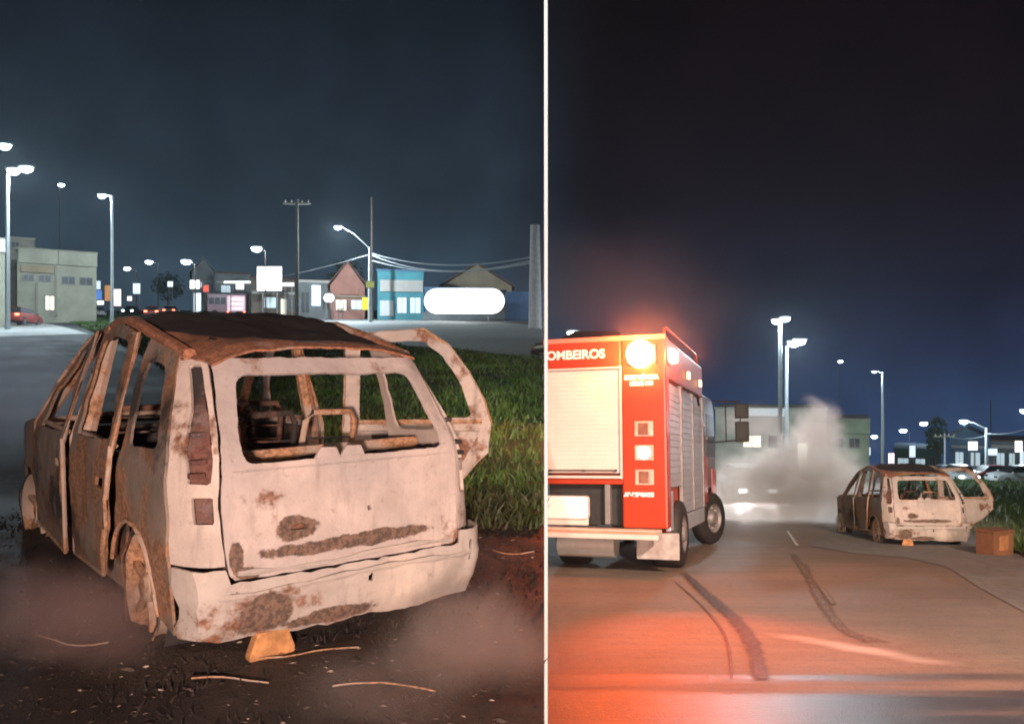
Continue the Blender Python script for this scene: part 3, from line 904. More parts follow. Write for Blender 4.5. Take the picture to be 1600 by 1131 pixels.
# rear arch and wheels
def truck_wheel(x, y, steer=0, dual=False):
    w = MB()
    wd = .30 if not dual else .5
    w.lathe([(.29, -wd / 2), (.40, -wd / 2 - .005), (.49, -wd / 2 + .03), (.515, -wd / 2 + .07), (.515, wd / 2 - .07), (.49, wd / 2 - .03), (.40, wd / 2 + .005), (.29, wd / 2), (.27, wd / 2 - .04), (.27, -wd / 2 + .04), (.29, -wd / 2)], 'X', 36)
    sg = 1 if x > 0 else -1
    xf = Matrix.Translation((x, y, .515)) @ Matrix.Rotation(steer, 4, 'Z')
    e = w.build('wheel', M_dark, ft, True, xf)
    r = MB().lathe([(.285, sg * (wd / 2 - .01)), (.25, sg * (wd / 2 - .06)), (.16, sg * (wd / 2 - .08)), (.14, sg * (wd / 2 - .02)), (.10, sg * (wd / 2 + .02)), (0, sg * (wd / 2 + .02))], 'X', 28)
    rim = r.build('rim', M_steel, e, True, xf)
    for k in range(8):
        a = k * math.pi / 4
        MB().tube([(sg * (wd / 2 - .08), .20 * math.cos(a), .20 * math.sin(a)), (sg * (wd / 2 - .045), .20 * math.cos(a), .20 * math.sin(a))], .018, 6).build('wheel_nut', M_chrome, rim, False, xf)
    return e
truck_wheel(.74, 1.30, 0, True); truck_wheel(-.74, 1.30, 0, True)
truck_wheel(.86, 5.35, R(-22)); truck_wheel(-.76, 5.35, R(-22))
P_('mudguard', M_red, MB().tube([(.80, 1.30 + .62 * math.cos(a), .52 + .62 * math.sin(a)) for a in [math.pi * k / 12 for k in range(13)]], .06, 6), None, True)
P_('mudguard', M_dark, MB().tube([(.84, 5.35 + .64 * math.cos(a), .52 + .66 * math.sin(a)) for a in [math.pi * k / 12 for k in range(13)]], .06, 6), None, True)
# cab
cab = P_('cab', M_cab, MB().prism([(4.34, .75), (4.9, .75), (5.0, 1.15), (5.7, 1.15), (5.85, .6), (6.5, .6), (6.55, 1.6), (6.35, 2.75), (6.1, 2.95), (4.34, 2.95)], 'X', -.88, .90, .03))
P_('cab_panel', M_red, MB().box(.87, .925, 4.36, 4.95, .85, 1.75, .02))
P_('cab_panel', M_red, MB().box(.87, .92, 5.75, 6.5, .62, 1.5, .02))
P_('side_window', M_glass, MB().prism([(5.0, 1.75), (6.42, 1.75), (6.25, 2.6), (5.0, 2.6)], 'X', .89, .912))
P_('windscreen', M_glass, MB().box(-.8, .8, 6.49, 6.53, 1.7, 2.6, .0))
for y, z in ((4.6, 2.35), (4.95, 2.1)): P_('rivet', M_chrome, MB().tube([(.9, y, z), (.93, y, z)], .028, 8))
mrr = P_('mirror_arm', M_dark, MB().tube([(.92, 6.35, 2.94), (1.15, 6.42, 2.94), (1.42, 6.42, 2.92)], .022, 7).tube([(.92, 6.35, 2.06), (1.15, 6.42, 2.08), (1.42, 6.42, 2.10)], .018, 7).tube([(1.15, 6.42, 2.94), (1.15, 6.42, 2.08)], .014, 6).tube([(1.45, 6.42, 2.94), (1.45, 6.42, 2.08)], .016, 6))
P_('mirror', M_dark, MB().box(1.34, 1.63, 6.36, 6.46, 2.56, 2.88, .03), mrr)
P_('mirror', M_dark, MB().box(1.34, 1.63, 6.36, 6.46, 2.06, 2.50, .03), mrr)
P_('mirror_glass', plain('mirror_glass', (.015, .014, .016), .6, 0, .02, 2, 0), MB().box(1.38, 1.56, 6.35, 6.358, 2.60, 2.84, .0).box(1.38, 1.56, 6.35, 6.358, 2.14, 2.50, .0), mrr)
# a worn road lamp beyond the roof is built with the street lamps below

# ------------------------------------------------------------------ second burnt minivan
van2 = copy_tree(van)
van2['label'] = 'smaller burnt-out minivan farther off, standing beside smoke to the right of the fire engine'
d2 = 17.3
d2 = 16.3
van2.scale = (.955,) * 3
van2.location = (px2x(1386, d2) + .82 * math.cos(R(6)) - .0, d2 - .80 * math.sin(R(6)), zr(d2) - .05)
van2.rotation_euler = (Matrix.Rotation(math.atan(-TAN), 4, 'X') @ Matrix.Rotation(R(-6), 4, 'Z')).to_euler()
# orange crate at the roadside
x, y, z = gr(1554, 866)
cr = thing('crate', 'orange plastic crate standing on the grass right of the smaller burnt minivan', 'crate', (x, y, z), R(20))
cr.scale = (.9, .9, .9)
M_or = plain('orange_plastic', (.20, .095, .05), .5, 0, .15, 6, .1)
MB().box(-.26, .26, -.2, .2, .0, .06, .01).box(-.26, .26, -.2, -.17, .06, .48, .006).box(-.26, .26, .17, .2, .06, .48, .006).build('crate_side', M_or, cr)
MB().box(-.26, -.23, -.17, .17, .06, .48, .006).build('crate_end', M_or, cr)
MB().box(.23, .26, -.17, .17, .06, .48, .006).build('crate_end', M_or, cr)
MB().box(-.28, .28, -.22, .22, .46, .50, .01).build('rim', M_or, cr)
MB().box(-.12, .12, -.207, -.2015, .12, .40, .0).build('side_panel', plain('faded_orange', (.34, .16, .07), .6), cr)

# ------------------------------------------------------------------ street lamps and poles
M_pole = plain('galvanised_pole', (.34, .36, .36), .5, .3, .1, 3, .05)
M_wood = plain('dark_pole', (.07, .055, .045), .85, 0, .3, 3, .3)
M_cpole = plain('concrete_pole', (.42, .42, .42), .85, 0, .15, 3, .2)
WHT = (.72, .90, 1.0)
M_led = glow('white_led_lens', WHT, 45)
def lamp(site, px, d, pytop, heads, label, power=2600, r=.11, mat=None, base=0., size=1., visible=True, grp='street lamps'):
    """heads: list of (dx metres, dz metres) from pole top to lamp head"""
    zf = zl if site == 'L' else zr
    x = px2x(px, d)
    z0 = zf(d)
    top = py2z(pytop, d) - z0
    t = thing('street_lamp', label, 'street lamp', (x, d, z0), 0, grp)
    MB().tube([(0, 0, -.2), (0, 0, .5), (0, 0, top)], [r * 1.3, r * 1.1, r * .7], 10).build('pole', mat or M_pole, t, True)
    for dx, dz in heads:
        sg = 1 if dx >= 0 else -1
        MB().tube([(0, 0, top - .15), (dx * .5, 0, top + dz * .65), (dx - sg * .3, 0, top + dz)], [.05, .045, .04], 8).build('arm', mat or M_pole, t, True)
        hd = MB().box(dx - .42 * size, dx + .42 * size, -.17 * size, .17 * size, top + dz - .02, top + dz + .11 * size, .04).build('lamp_head', M_pole, t, True)
        bl_ = MB().lathe([(0, -.30), (.12, -.285), (.22, -.22), (.28, -.12), (.29, -.03), (.27, .0)], 'Z', 16)
        bl_.build('lens', M_led, hd, True, Matrix.Translation((dx, -.02, top + dz - .02)) @ Matrix.Diagonal((1.2 * size, 1.0 * size, .85 * size, 1)))
        if power: lamp_at(t, (dx, -.1, top + dz - .35), power * (2.4 if site == 'L' else 1.7), WHT, .2)
    return t
# left place
lamp('L', -6, 52, 232, [(.55, .2)], 'tallest street lamp at the far left edge, standing beside the beige building', 2300, .16)
lamp('L', 12, 60, 272, [(.45, .3), (1.35, .45)], 'double-headed street lamp second from the left edge, behind the tallest one', 2400, .16, size=1.25)
lamp('L', 93, 110, 286, [(.25, -.2)], 'small distant street lamp high above the beige building', 0, .06, M_wood, size=1.1)
lamp('L', 175, 72, 306, [(-.85, .05)], 'street lamp with short left arm standing on the green median', 1500, .14, size=.9)
for px, d, py, lab in ((199, 150, 418, 'tiny street lamp far down the road behind the median pole'), (233, 135, 408, 'small far street lamp right of the median pole'), (291, 101, 408, 'far street lamp over the grey gabled shed'), (401, 94, 388, 'far street lamp above the lit white billboard')):
    lamp('L', px + 14, d, py + 3, [(-14 / F * d, .25)], lab, 1500, .08, M_wood, size=1.6)
lamp('L', 578, 84, 386, [(-3.2, 2.05)], 'concrete pole with long raised lamp arm in front of the shops', 5500, .19, M_cpole, size=1.0)
# right place
lamp('R', 1219, 60, 502, [(-.25, .1), (.35, .25)], 'tallest street lamp behind the smoke beside the fire engine', 2600, .16)
lamp('R', 1229, 64, 540, [(.55, .25), (1.0, .4)], 'double-headed street lamp just right of the tallest one, behind the smoke', 3400, .15, size=1.25)
lamp('R', 1311, 130, 566, [(.2, .2)], 'faint distant street lamp high above the smoke plume', 0, .05, M_wood, size=1.0)
lamp('R', 1379, 78, 581, [(-.8, .05)], 'dim street lamp with short left arm behind the smaller minivan', 250, .14, size=.45)
lamp('R', 895, 48, 524, [(.02, .2)], 'street lamp showing just over the roof of the fire engine', 1500, .1, size=.95)
for px, d, py, lab in ((1366, 170, 680, 'tiny far street lamp left of the dim lamp pole'), (1411, 150, 671, 'small far street lamp right of the dim lamp pole'), (1443, 140, 660, 'far street lamp between the smaller two and the curved pole')):
    lamp('R', px + 10, d, py + 3, [(-10 / F * d, .25)], lab, 1200, .07, M_wood, size=1.7)
lamp('R', 1541, 90, 668, [(-2.45, .75)], 'pale street lamp with long curved arm above the parked cars', 2600, .16, size=1.2)
lamp('R', 1612, 90, 642, [(-.8, .1)], 'street lamp cut off by the right edge of the view', 1800, .12, size=1.2)

def upole(site, px, d, pytop, r, mat, label, cross=True, boxes=()):
    zf = zl if site == 'L' else zr
    t = thing('utility_pole', label, 'utility pole', (px2x(px, d), d, zf(d)), 0, 'utility poles')
    top = py2z(pytop, d) - zf(d)
    MB().tube([(0, 0, -.2), (0, 0, top)], [r * 1.25, r * .85], 10).build('pole', mat, t, True)
    if cross:
        MB().box(-1.3, 1.3, -.08, .08, top - .45, top - .30).build('crossarm', plain('grey_timber', (.16, .15, .10), .9), t)
        for k in (-1.1, -.5, .5, 1.1): MB().lathe([(0, 0), (.05, .0), (.07, .08), (.03, .12), (.06, .2), (0, .24)], 'Z', 8, (k, 0, top - .3)).build('insulator', M_cream, t, True)
    for z0, z1, mt in boxes: MB().box(-.35, .35, -.5, -.2, z0, z1, .03).build('meter_box', mt, t)
    return t
M_yel = plain('yellow_enamel', (.70, .50, .03), .5)
upole('L', 464, 80, 312, .16, M_wood, 'dark timber utility pole with crossarm left of the concrete lamp pole')
upole('L', 581, 92, 308, .14, M_wood, 'tall dark utility pole rising behind the concrete lamp pole', False)
upole('L', 836, 62, 352, .42, M_cpole, 'thick pale concrete utility pole by the blue metal fence', False)
upole('R', 1476, 100, 677, .10, M_cpole, 'thin pale pole standing behind the roof of the smaller minivan', True)
upole('R', 1548, 120, 625, .10, M_wood, 'thin dark pole rising behind the curved lamp', False)
# cables
M_cable = plain('cable_sheath', (.30, .32, .34), .6, 0, .1, 4, 0)
def cable(a, b, sag, r, label, grp='overhead cables'):
    a, b = Vector(a), Vector(b)
    m = MB().tube([a.lerp(b, i / 14) - Vector((0, 0, sag * 4 * (i / 14) * (1 - i / 14))) for i in range(15)], r, 5)
    return tag(m.build('power_cable', M_cable, None, True), label, 'cable', grp)
def pt(px, py, d): return (px2x(px, d), d, py2z(py, d))
cable(pt(581, 396, 84), pt(835, 401, 62), .9, .045, 'uppermost overhead cable running right from the concrete lamp pole')
cable(pt(581, 399, 84), pt(835, 406, 62), 1.2, .05, 'middle overhead cable running right from the concrete lamp pole')
cable(pt(581, 407, 84), pt(835, 410, 62), .9, .045, 'lowest overhead cable running right from the concrete lamp pole')
cable(pt(576, 398, 84), pt(300, 440, 150), 1.2, .04, 'overhead cable running left from the concrete lamp pole to the distance')
cable(pt(1541, 677, 90), pt(1640, 655, 70), .5, .035, 'overhead cable rising right from the curved lamp pole')
cable(pt(1541, 680, 90), pt(1476, 680, 100), .4, .035, 'overhead cable between the curved lamp pole and the thin pale pole')

# ------------------------------------------------------------------ buildings
def bld(site, name, px0, px1, pytop, d, depth, wall, label, cat='building', wins=(), sills=True, roof=None, gable=None, extra=()):
    zf = zl if site == 'L' else zr
    x0, x1 = px2x(px0, d), px2x(px1, d)
    z0 = zf(d) - .4
    t = thing(name, label, cat, ((x0 + x1) / 2, d, z0))
    th = math.atan(-((x0 + x1) / 2) / d)
    t.rotation_euler = (0, 0, th)
    cs = math.cos(th)
    w = (x1 - x0) * cs
    h = py2z(pytop, d) - z0
    if gable:
        gh = py2z(gable, d) - z0
        MB().prism([(-w / 2, 0), (w / 2, 0), (w / 2, h), (0, gh), (-w / 2, h)], 'Y', 0, depth).build('wall', wall, t)
        for s in (-1, 1):
            MB().prism([(s * (w / 2 + .35), h - .14), (0, gh + .06), (0, gh + .24), (s * (w / 2 + .35), h + .04)], 'Y', -.35, depth + .35).build('roof', roof, t)
    else:
        MB().box(-w / 2, w / 2, 0, depth, 0, h, .02).build('wall', wall, t)
        MB().box(-w / 2 - .12, w / 2 + .12, -.14, depth + .1, h + .003, h + .22, .02).build('roof', roof or wall, t)
    for item in wins:
        kind, a, b, c_, e, mt = item
        wx0, wx1 = (px2x(a, d) - (x0 + x1) / 2) * cs, (px2x(b, d) - (x0 + x1) / 2) * cs
        wz1, wz0 = py2z(c_, d) - z0, py2z(e, d) - z0
        if kind in ('window', 'door'):
            k = .07
            fr = MB().box(wx0, wx0 + k, -.06, -.003, wz0, wz1).box(wx1 - k, wx1, -.06, -.003, wz0, wz1).box(wx0 + k, wx1 - k, -.055, -.003, wz1 - k, wz1).box(wx0 + k, wx1 - k, -.055, -.003, wz0, wz0 + k).box((wx0 + wx1) / 2 - .03, (wx0 + wx1) / 2 + .03, -.05, -.003, wz0 + k, wz1 - k).build(kind, M_steel, t)
            MB().box(wx0 + k, wx1 - k, -.03, -.004, wz0 + k, wz1 - k).build('pane', mt, fr)
        elif kind == 'awning':
            MB().prism([(-.003, wz1), (-1.3, wz0), (-1.3, wz0 - .06), (-.003, wz1 - .12)], 'X', wx0, wx1).build('awning', mt, t)
        else:
            MB().box(wx0, wx1, -.22, -.003, wz0, wz1, .02).build(kind, mt, t)
    return t
M_beige = plain('beige_render', (.38, .36, .28), .9, 0, .15, .6, .2)
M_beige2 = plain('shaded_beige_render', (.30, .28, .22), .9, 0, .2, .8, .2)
M_tan = plain('tan_render', (.36, .28, .19), .9, 0, .15, .6, .2)
M_blue = plain('blue_render', (.12, .22, .34), .8, 0, .15, .6, .2)
M_teal = plain('teal_render', (.10, .33, .38), .8, 0, .15, .6, .2)
M_pink = plain('salmon_render', (.45, .20, .15), .85, 0, .15, .6, .2)
M_brown = plain('brown_render', (.20, .15, .12), .9, 0, .2, .6, .2)
M_tile = plain('clay_tile', (.16, .085, .06), .9, 0, .3, 2, .3)
M_grey = plain('grey_render', (.22, .23, .23), .9, 0, .2, .6, .2)
M_warm = glow('warm_lit_pane', (1, .86, .66), .9)
M_cool = glow('cool_lit_pane', (.70, .90, 1.0), .55)
M_hot = glow('lit_white_sign', (1, .97, .92), 2.2)
M_soft = glow('lit_blue_white_sign', (.72, .86, 1), 1.0)
M_bluesign = glow('lit_blue_sign', (.14, .32, .85), .7)
M_pinks = glow('lit_pink_sign', (1, .80, .80), 1.6)
bA = bld('L', 'commercial_building', 28, 152, 394, 82, 14, M_beige, 'beige flat-roofed building with wide fascia at the far left', 'building',
    [('fascia', 30, 90, 393, 414, M_beige), ('fascia', 92, 153, 393, 414, M_beige), ('fascia', 34, 84, 417, 428, M_tan), ('window', 36, 54, 431, 442, M_glass), ('window', 60, 80, 431, 442, M_glass), ('window', 96, 118, 431, 444, M_glass), ('window', 124, 146, 431, 444, M_glass), ('door', 70, 86, 462, 486, M_warm), ('pillar', 86, 90, 416, 494, M_beige2), ('pillar', 56, 60, 444, 494, M_beige2)], roof=M_beige2)
bld('L', 'gate_house', -60, 8, 374, 66, 8, M_beige, 'tall pale block at the left edge in front of the beige building', 'building', [('window', -30, -8, 400, 420, M_glass), ('cornice', -60, 9, 373, 392, M_cream)], roof=M_beige2)
bld('L', 'corner_block', 10, 54, 374, 88, 12, M_beige2, 'stepped upper block rising behind the beige flat-roofed building', 'building', [('window', 18, 30, 379, 388, M_glass)], roof=M_beige)
bld('L', 'shed', 300, 335, 425, 120, 10, M_grey, 'grey gabled shed left of the pink-lit bus', 'shed', [('window', 306, 316, 440, 450, M_cool), ('window', 320, 331, 440, 450, M_glass)], roof=M_grey, gable=404)
bld('L', 'shop', 336, 392, 428, 118, 12, M_grey, 'low grey shop behind the pink-lit bus', 'shop', [('window', 345, 362, 446, 458, M_cool), ('window', 366, 386, 446, 458, M_glass), ('canopy', 338, 392, 440, 443, M_cream)], roof=M_tile)
bs_ = bld('L', 'shop', 392, 462, 436, 104, 12, M_brown, 'brown shop beneath the brightest white lit billboard', 'shop', [('door', 438, 448, 466, 494, M_warm), ('window', 412, 432, 464, 482, M_cool), ('window', 450, 460, 464, 484, M_glass), ('canopy', 394, 462, 456, 460, M_cream)], roof=M_tile)
bld('L', 'shop', 466, 516, 440, 104, 12, M_grey, 'narrow grey shop with lit pillar right of the timber pole', 'shop', [('door', 470, 484, 456, 490, M_glass), ('pillar', 487, 501, 446, 478, M_soft), ('window', 503, 514, 458, 484, M_glass), ('canopy', 466, 516, 438, 442, M_cream)], roof=M_tile)
bld('L', 'shop', 516, 570, 446, 100, 12, M_pink, 'salmon-red shop with gabled roof and lit round sign', 'shop', [('window', 524, 542, 468, 486, M_warm), ('window', 548, 566, 468, 484, M_cool), ('sign_board', 530, 560, 448, 460, M_pink), ('canopy', 520, 572, 462, 465, M_tan)], roof=M_tile, gable=410)
bld('L', 'shop', 590, 662, 424, 98, 12, M_teal, 'teal and blue shop with pale sign band beside the white oval patch', 'shop', [('sign_board', 594, 661, 438, 456, M_cream), ('window', 620, 636, 464, 490, M_cool), ('window', 640, 658, 464, 490, M_cool), ('shutter', 594, 615, 470, 494, M_white)], roof=M_blue)
bld('L', 'house', 690, 800, 447, 106, 14, M_tan, 'tan gabled house rising behind the white oval patch', 'house', [('window', 780, 792, 452, 462, M_glass)], roof=M_tile, gable=413)
bld('L', 'workshop', 664, 770, 452, 97, 8, M_blue, 'long blue workshop behind the white oval patch', 'building', [('door', 672, 690, 472, 494, M_glass), ('window', 700, 724, 474, 486, M_cool)], roof=M_blue)
# blue corrugated fence: each sheet a part
fn = thing('metal_fence', 'blue corrugated metal fence right of the white oval patch', 'fence', (px2x(790, 92), 92, zl(92)))
M_fb = plain('blue_sheet_metal', (.09, .18, .34), .5, .2, .12, 2, .05)
fx0, fx1 = 0, seam(92) - px2x(790, 92) - .1
for k in range(7):
    a, b = fx0 + (fx1 - fx0) * k / 7, fx0 + (fx1 - fx0) * (k + 1) / 7
    m = MB()
    for q in range(6):
        u, v = a + (b - a) * q / 6, a + (b - a) * (q + 1) / 6 - .004
        m.box(u, v, -.05 if q % 2 else 0, .0 if q % 2 else .05, 0, py2z(456, 92) - zl(92) + .03 * math.sin(k * 2.3))
    m.build('sheet', M_fb, fn)
for k in range(8):
    u = fx0 + (fx1 - fx0) * k / 7 - .05
    MB().box(u - .04, u + .04, .07, .15, 0, 3.1).build('post', M_steel, fn)
lw = thing('boundary_wall', 'low pale boundary wall under the white oval patch', 'wall', (px2x(660, 94), 94, zl(94)))
for k in range(8):
    a = (px2x(790, 94) - px2x(660, 94)) * k / 8
    MB().box(a, a + (px2x(790, 94) - px2x(660, 94)) / 8 - .02, 0, .2, -.2, .95 + .03 * (k % 2), .02).build('panel', M_grey, lw)

# signs
def sign(site, px0, px1, py0, py1, d, mat, label, rnd=0, posts=True, cat='sign', grp=None, power=0, col=(1, 1, 1)):
    zf = zl if site == 'L' else zr
    x0, x1 = px2x(px0, d), px2x(px1, d)
    t = thing('lit_sign', label, cat, ((x0 + x1) / 2, d, zf(d)), 0, grp)
    w, zb, zt = (x1 - x0) / 2, py2z(py1, d) - zf(d), py2z(py0, d) - zf(d)
    if rnd:
        r = min((zt - zb) / 2, w) * rnd
        poly = []
        for cx, cz, a0 in ((w - r, zt - r, 0), (-w + r, zt - r, 90), (-w + r, zb + r, 180), (w - r, zb + r, 270)):
            for k in range(9): poly.append((cx + r * math.cos(R(a0 + k * 90 / 8)), cz + r * math.sin(R(a0 + k * 90 / 8))))
    else: poly = [(w, zt), (-w, zt), (-w, zb), (w, zb)]
    MB().prism(poly, 'Y', -.04, .12).build('panel', mat, t)
    big = [(p[0] * (1 + .05 / w), (p[1] - (zb + zt) / 2) * (1 + .05 / ((zt - zb) / 2)) + (zb + zt) / 2) for p in poly]
    MB().prism(big, 'Y', -.0, .22).build('frame', M_steel, t)
    if posts:
        for s in (-.6, .6): MB().tube([(s * w, .26, -.3), (s * w, .26, zb + .4)], .07, 8).build('post', M_steel, t, True)
    if power: lamp_at(t, (0, -1.2, (zb + zt) / 2), power, col, .8)
    return t
sign('L', 663, 788, 451, 490, 90, glow('blank_white_patch', (1, 1, 1), 3), 'blank white rounded patch glowing over a hidden sign in front of the blue workshop', 1.0, power=500)  # white blank-out patch over a sign, built as an added glowing panel
sign('L', 402, 440, 417, 454, 100, M_hot, 'brightest white lit billboard above the brown shop', 0, power=500)
sign('L', 147, 157, 439, 452, 140, M_soft, 'upper white lit sign right of the beige building', 0)
sign('L', 145, 159, 454, 468, 139, M_bluesign, 'blue lit sign under the white one right of the beige building', 0)
sign('L', 177, 189, 452, 478, 120, M_pinks, 'pink lit upright sign just right of the median lamp pole', 0)
sign('L', 208, 219, 443, 459, 140, M_soft, 'small white lit sign between two far street lamps', 0)
sign('L', 297, 312, 438, 451, 112, M_hot, 'white lit sign in front of the grey gabled shed', 0)
sign('L', 369, 381, 439, 452, 112, M_hot, 'white lit sign standing above the pink-lit bus', 0)
sign('L', 506, 522, 459, 472, 96, M_hot, 'round glowing sign in front of the salmon-red shop', 1.0)
sign('L', 566, 577, 465, 484, 84.6, glow('lit_yellow_sign', (1, .72, .04), .55), 'yellow sign at the foot of the concrete lamp pole', 0, False)
sign('L', 572, 584, 440, 449, 83.5, glow('yellow_plate', (.5, .5, .12), .3), 'small dull yellow plate high on the concrete lamp pole', 0, False)

sign('L', 303, 314, 458, 492, 108, glow('dim_white_pillar', (.75, .85, 1), .7), 'pale lit pillar under a blue awning left of the pink-lit bus', 0, False)
sign('L', 350, 398, 439.5, 442.5, 110, M_hot, 'thin white light strip above the pink-lit bus', 0)
sign('L', 441, 459, 442, 447, 101, M_hot, 'short white light strip right of the brightest billboard', 0)
sign('L', 152, 162, 470, 476, 130, M_hot, 'low white lit sign under the blue sign right of the beige building', 0)
sign('L', 164, 173, 446, 470, 150, glow('dim_orange_sign', (1, .45, .18), .5), 'dim orange sign left of the pink upright sign', 0)
sign('L', 199, 206, 463, 470, 140, M_pinks, 'tiny pink lit sign right of the pink upright sign', 0)
sign('L', 262, 270, 440, 448, 140, M_soft, 'tiny pale sign above the red car beyond the median', 0)
sign('L', 526, 536, 474, 482, 99, M_warm, 'low warm lit sign at the foot of the salmon-red shop', 0)
sign('L', 318, 326, 446, 456, 112, glow('dim_red_sign', (1, .12, .08), .8), 'small red lit sign in front of the grey gabled shed', 0)
# right hand buildings
bld('R', 'commercial_building', 1116, 1290, 640, 84, 14, M_beige, 'pale flat-roofed building behind the smoke', 'building', [('fascia', 1152, 1228, 638, 650, M_white), ('window', 1160, 1190, 680, 700, M_warm), ('window', 1200, 1230, 680, 700, M_glass), ('door', 1245, 1262, 690, 735, M_warm)], roof=M_beige2)
bld('R', 'annexe', 1291, 1358, 657, 86, 12, plain('green_grey_render', (.26, .30, .20), .9, 0, .15, .6, .2), 'lower greenish annexe right of the pale building', 'building', [('window', 1300, 1318, 684, 700, M_glass), ('window', 1326, 1344, 684, 700, M_glass), ('fascia', 1292, 1359, 656, 677, plain('green_grey_render', (.26, .30, .20)))], roof=M_beige2)
bld('R', 'shop', 1396, 1470, 702, 130, 12, plain('dark_green_render', (.05, .12, .09), .9), 'dark low shop behind the roof of the smaller minivan', 'shop', [('window', 1402, 1420, 716, 732, M_cool), ('window', 1430, 1446, 716, 732, M_cool), ('door', 1452, 1462, 712, 738, M_glass)], roof=M_blue)
bld('R', 'shop', 1484, 1540, 684, 118, 12, M_blue, 'blue shop left of the curved lamp pole', 'shop', [('window', 1492, 1506, 706, 726, M_cool), ('window', 1516, 1532, 706, 728, M_cool), ('canopy', 1486, 1540, 696, 700, M_cream)], roof=M_blue, gable=672)
bld('R', 'shop', 1546, 1640, 690, 116, 12, M_grey, 'grey canopied shop at the right edge behind the parked cars', 'shop', [('window', 1556, 1570, 708, 730, M_cool), ('window', 1576, 1588, 708, 730, M_cool), ('window', 1592, 1606, 704, 730, M_soft), ('canopy', 1548, 1640, 696, 701, M_cream)], roof=M_tile)
sign('R', 1347, 1360, 699, 711, 120, M_soft, 'white lit sign just left of the dim lamp pole', 0)
sign('R', 1388, 1397, 708, 728, 110, M_pinks, 'warm upright lit sign behind the left end of the van roof', 0)
sign('R', 1421, 1430, 696, 714, 112, M_soft, 'pale upright lit sign behind the middle of the van roof', 0)
sign('R', 1513, 1527, 690, 703, 104, M_hot, 'square white lit sign left of the curved lamp pole', 0)
sign('R', 1544, 1558, 701, 711, 104, M_soft, 'white lit sign right of the curved lamp pole', 0)
sign('R', 1586, 1597, 689, 706, 104, M_hot, 'upright white lit sign by the right edge', 0)

# ------------------------------------------------------------------ vehicles in the distance
M_tail_red = glow('lit_tail_lamp', (1, .16, .08), 8)
M_head = glow('lit_head_lamp', (.92, .97, 1), 20)
def car(site, px, d, rz, paint, label, grp='cars in the distance', lights='tail', sc=1., low=1.):
    zf = zl if site == 'L' else zr
    t = thing('parked_car', label, 'car', (px2x(px, d), d, zf(d) + .03), rz, grp)
    L_, w = 4.2, .86
    prof = [(0, .35), (.02, .75), (.1, .92), (.9, .98), (3.0, .95), (4.0, .80), (4.2, .55), (4.18, .3), (3.8, .25), (.3, .25)]
    MB().prism([(y - 2.1, z * low) for y, z in prof], 'X', -w, w, .05).build('body', paint, t, True)
    cab = MB()
    bm = cab.bm
    lo = [(-.5, .93), (.95 - .0, .94)]
    pts = [(-1.85, .95, .78), (-1.45, 1.42, .62), (.35, 1.44, .62), (1.05, .96, .76)]
    A = [bm.verts.new((-x, y, z * low)) for y, z, x in pts]
    B = [bm.verts.new((x, y, z * low)) for y, z, x in pts]
    bm.faces.new(A); bm.faces.new(B[::-1])
    for i in range(4): bm.faces.new((A[i], B[i], B[(i + 1) % 4], A[(i + 1) % 4]))
    c_ = cab.build('cabin', M_glass, t)
    MB().box(-.60, .60, -1.42, .33, 1.425 * low, 1.475 * low, .02).build('roof', paint, t)
    for sx in (-1, 1):
        for sy in (-1.3, 1.25):
            wv = MB().lathe([(.20, -.09), (.30, -.10), (.315, -.06), (.315, .06), (.30, .10), (.20, .09), (0, .08)], 'X', 16, (sx * .78, sy, .30)).build('wheel', M_dark, t, True)
            MB().lathe([(.19, .0), (.12, -.02), (0, -.02)], 'X', 12, (sx * .885, sy, .30)).build('rim', M_steel, wv, True)
        MB().box(sx * .62 - .17, sx * .62 + .17, -2.13, -2.05, .68 * low, .86 * low, .02).build('tail_lamp', M_tail_red if lights == 'tail' else M_light, t)
        MB().box(sx * .62 - .16, sx * .62 + .16, 2.0, 2.11, .56 * low, .72 * low, .02).build('headlight', M_head if lights == 'head' else M_glass, t)
        MB().box(sx * .95 - .08, sx * .95 + .08, .8, .92, .92 * low, 1.06 * low, .02).build('wing_mirror', paint, t)
    return t
M_blackp = plain('black_car_paint', (.012, .013, .015), .3, 0, .1, 3, 0)
M_silver = plain('silver_car_paint', (.45, .47, .50), .3, .3, .05, 3, 0)
M_wcar = plain('white_car_paint', (.75, .75, .75), .35, 0, .03, 3, 0)
M_rcar = plain('red_car_paint', (.35, .05, .04), .35, 0, .05, 3, 0)
car('L', 34, 72, R(5), M_rcar, 'dark red car with lit tail lamps parked under the beige building', lights='tail')
car('L', 242, 100, R(12), M_rcar, 'red car with lit tail lamps driving away beyond the median', lights='tail')
car('L', 138, 112, R(80), M_wcar, 'white car half hidden behind the green median', lights='head')
car('L', 268, 118, R(12), M_silver, 'silver car with lit tail lamps just right of the red car beyond the median', lights='tail')
car('L', 205, 125, R(190), M_blackp, 'dark car with headlights on coming along beyond the median', lights='head')
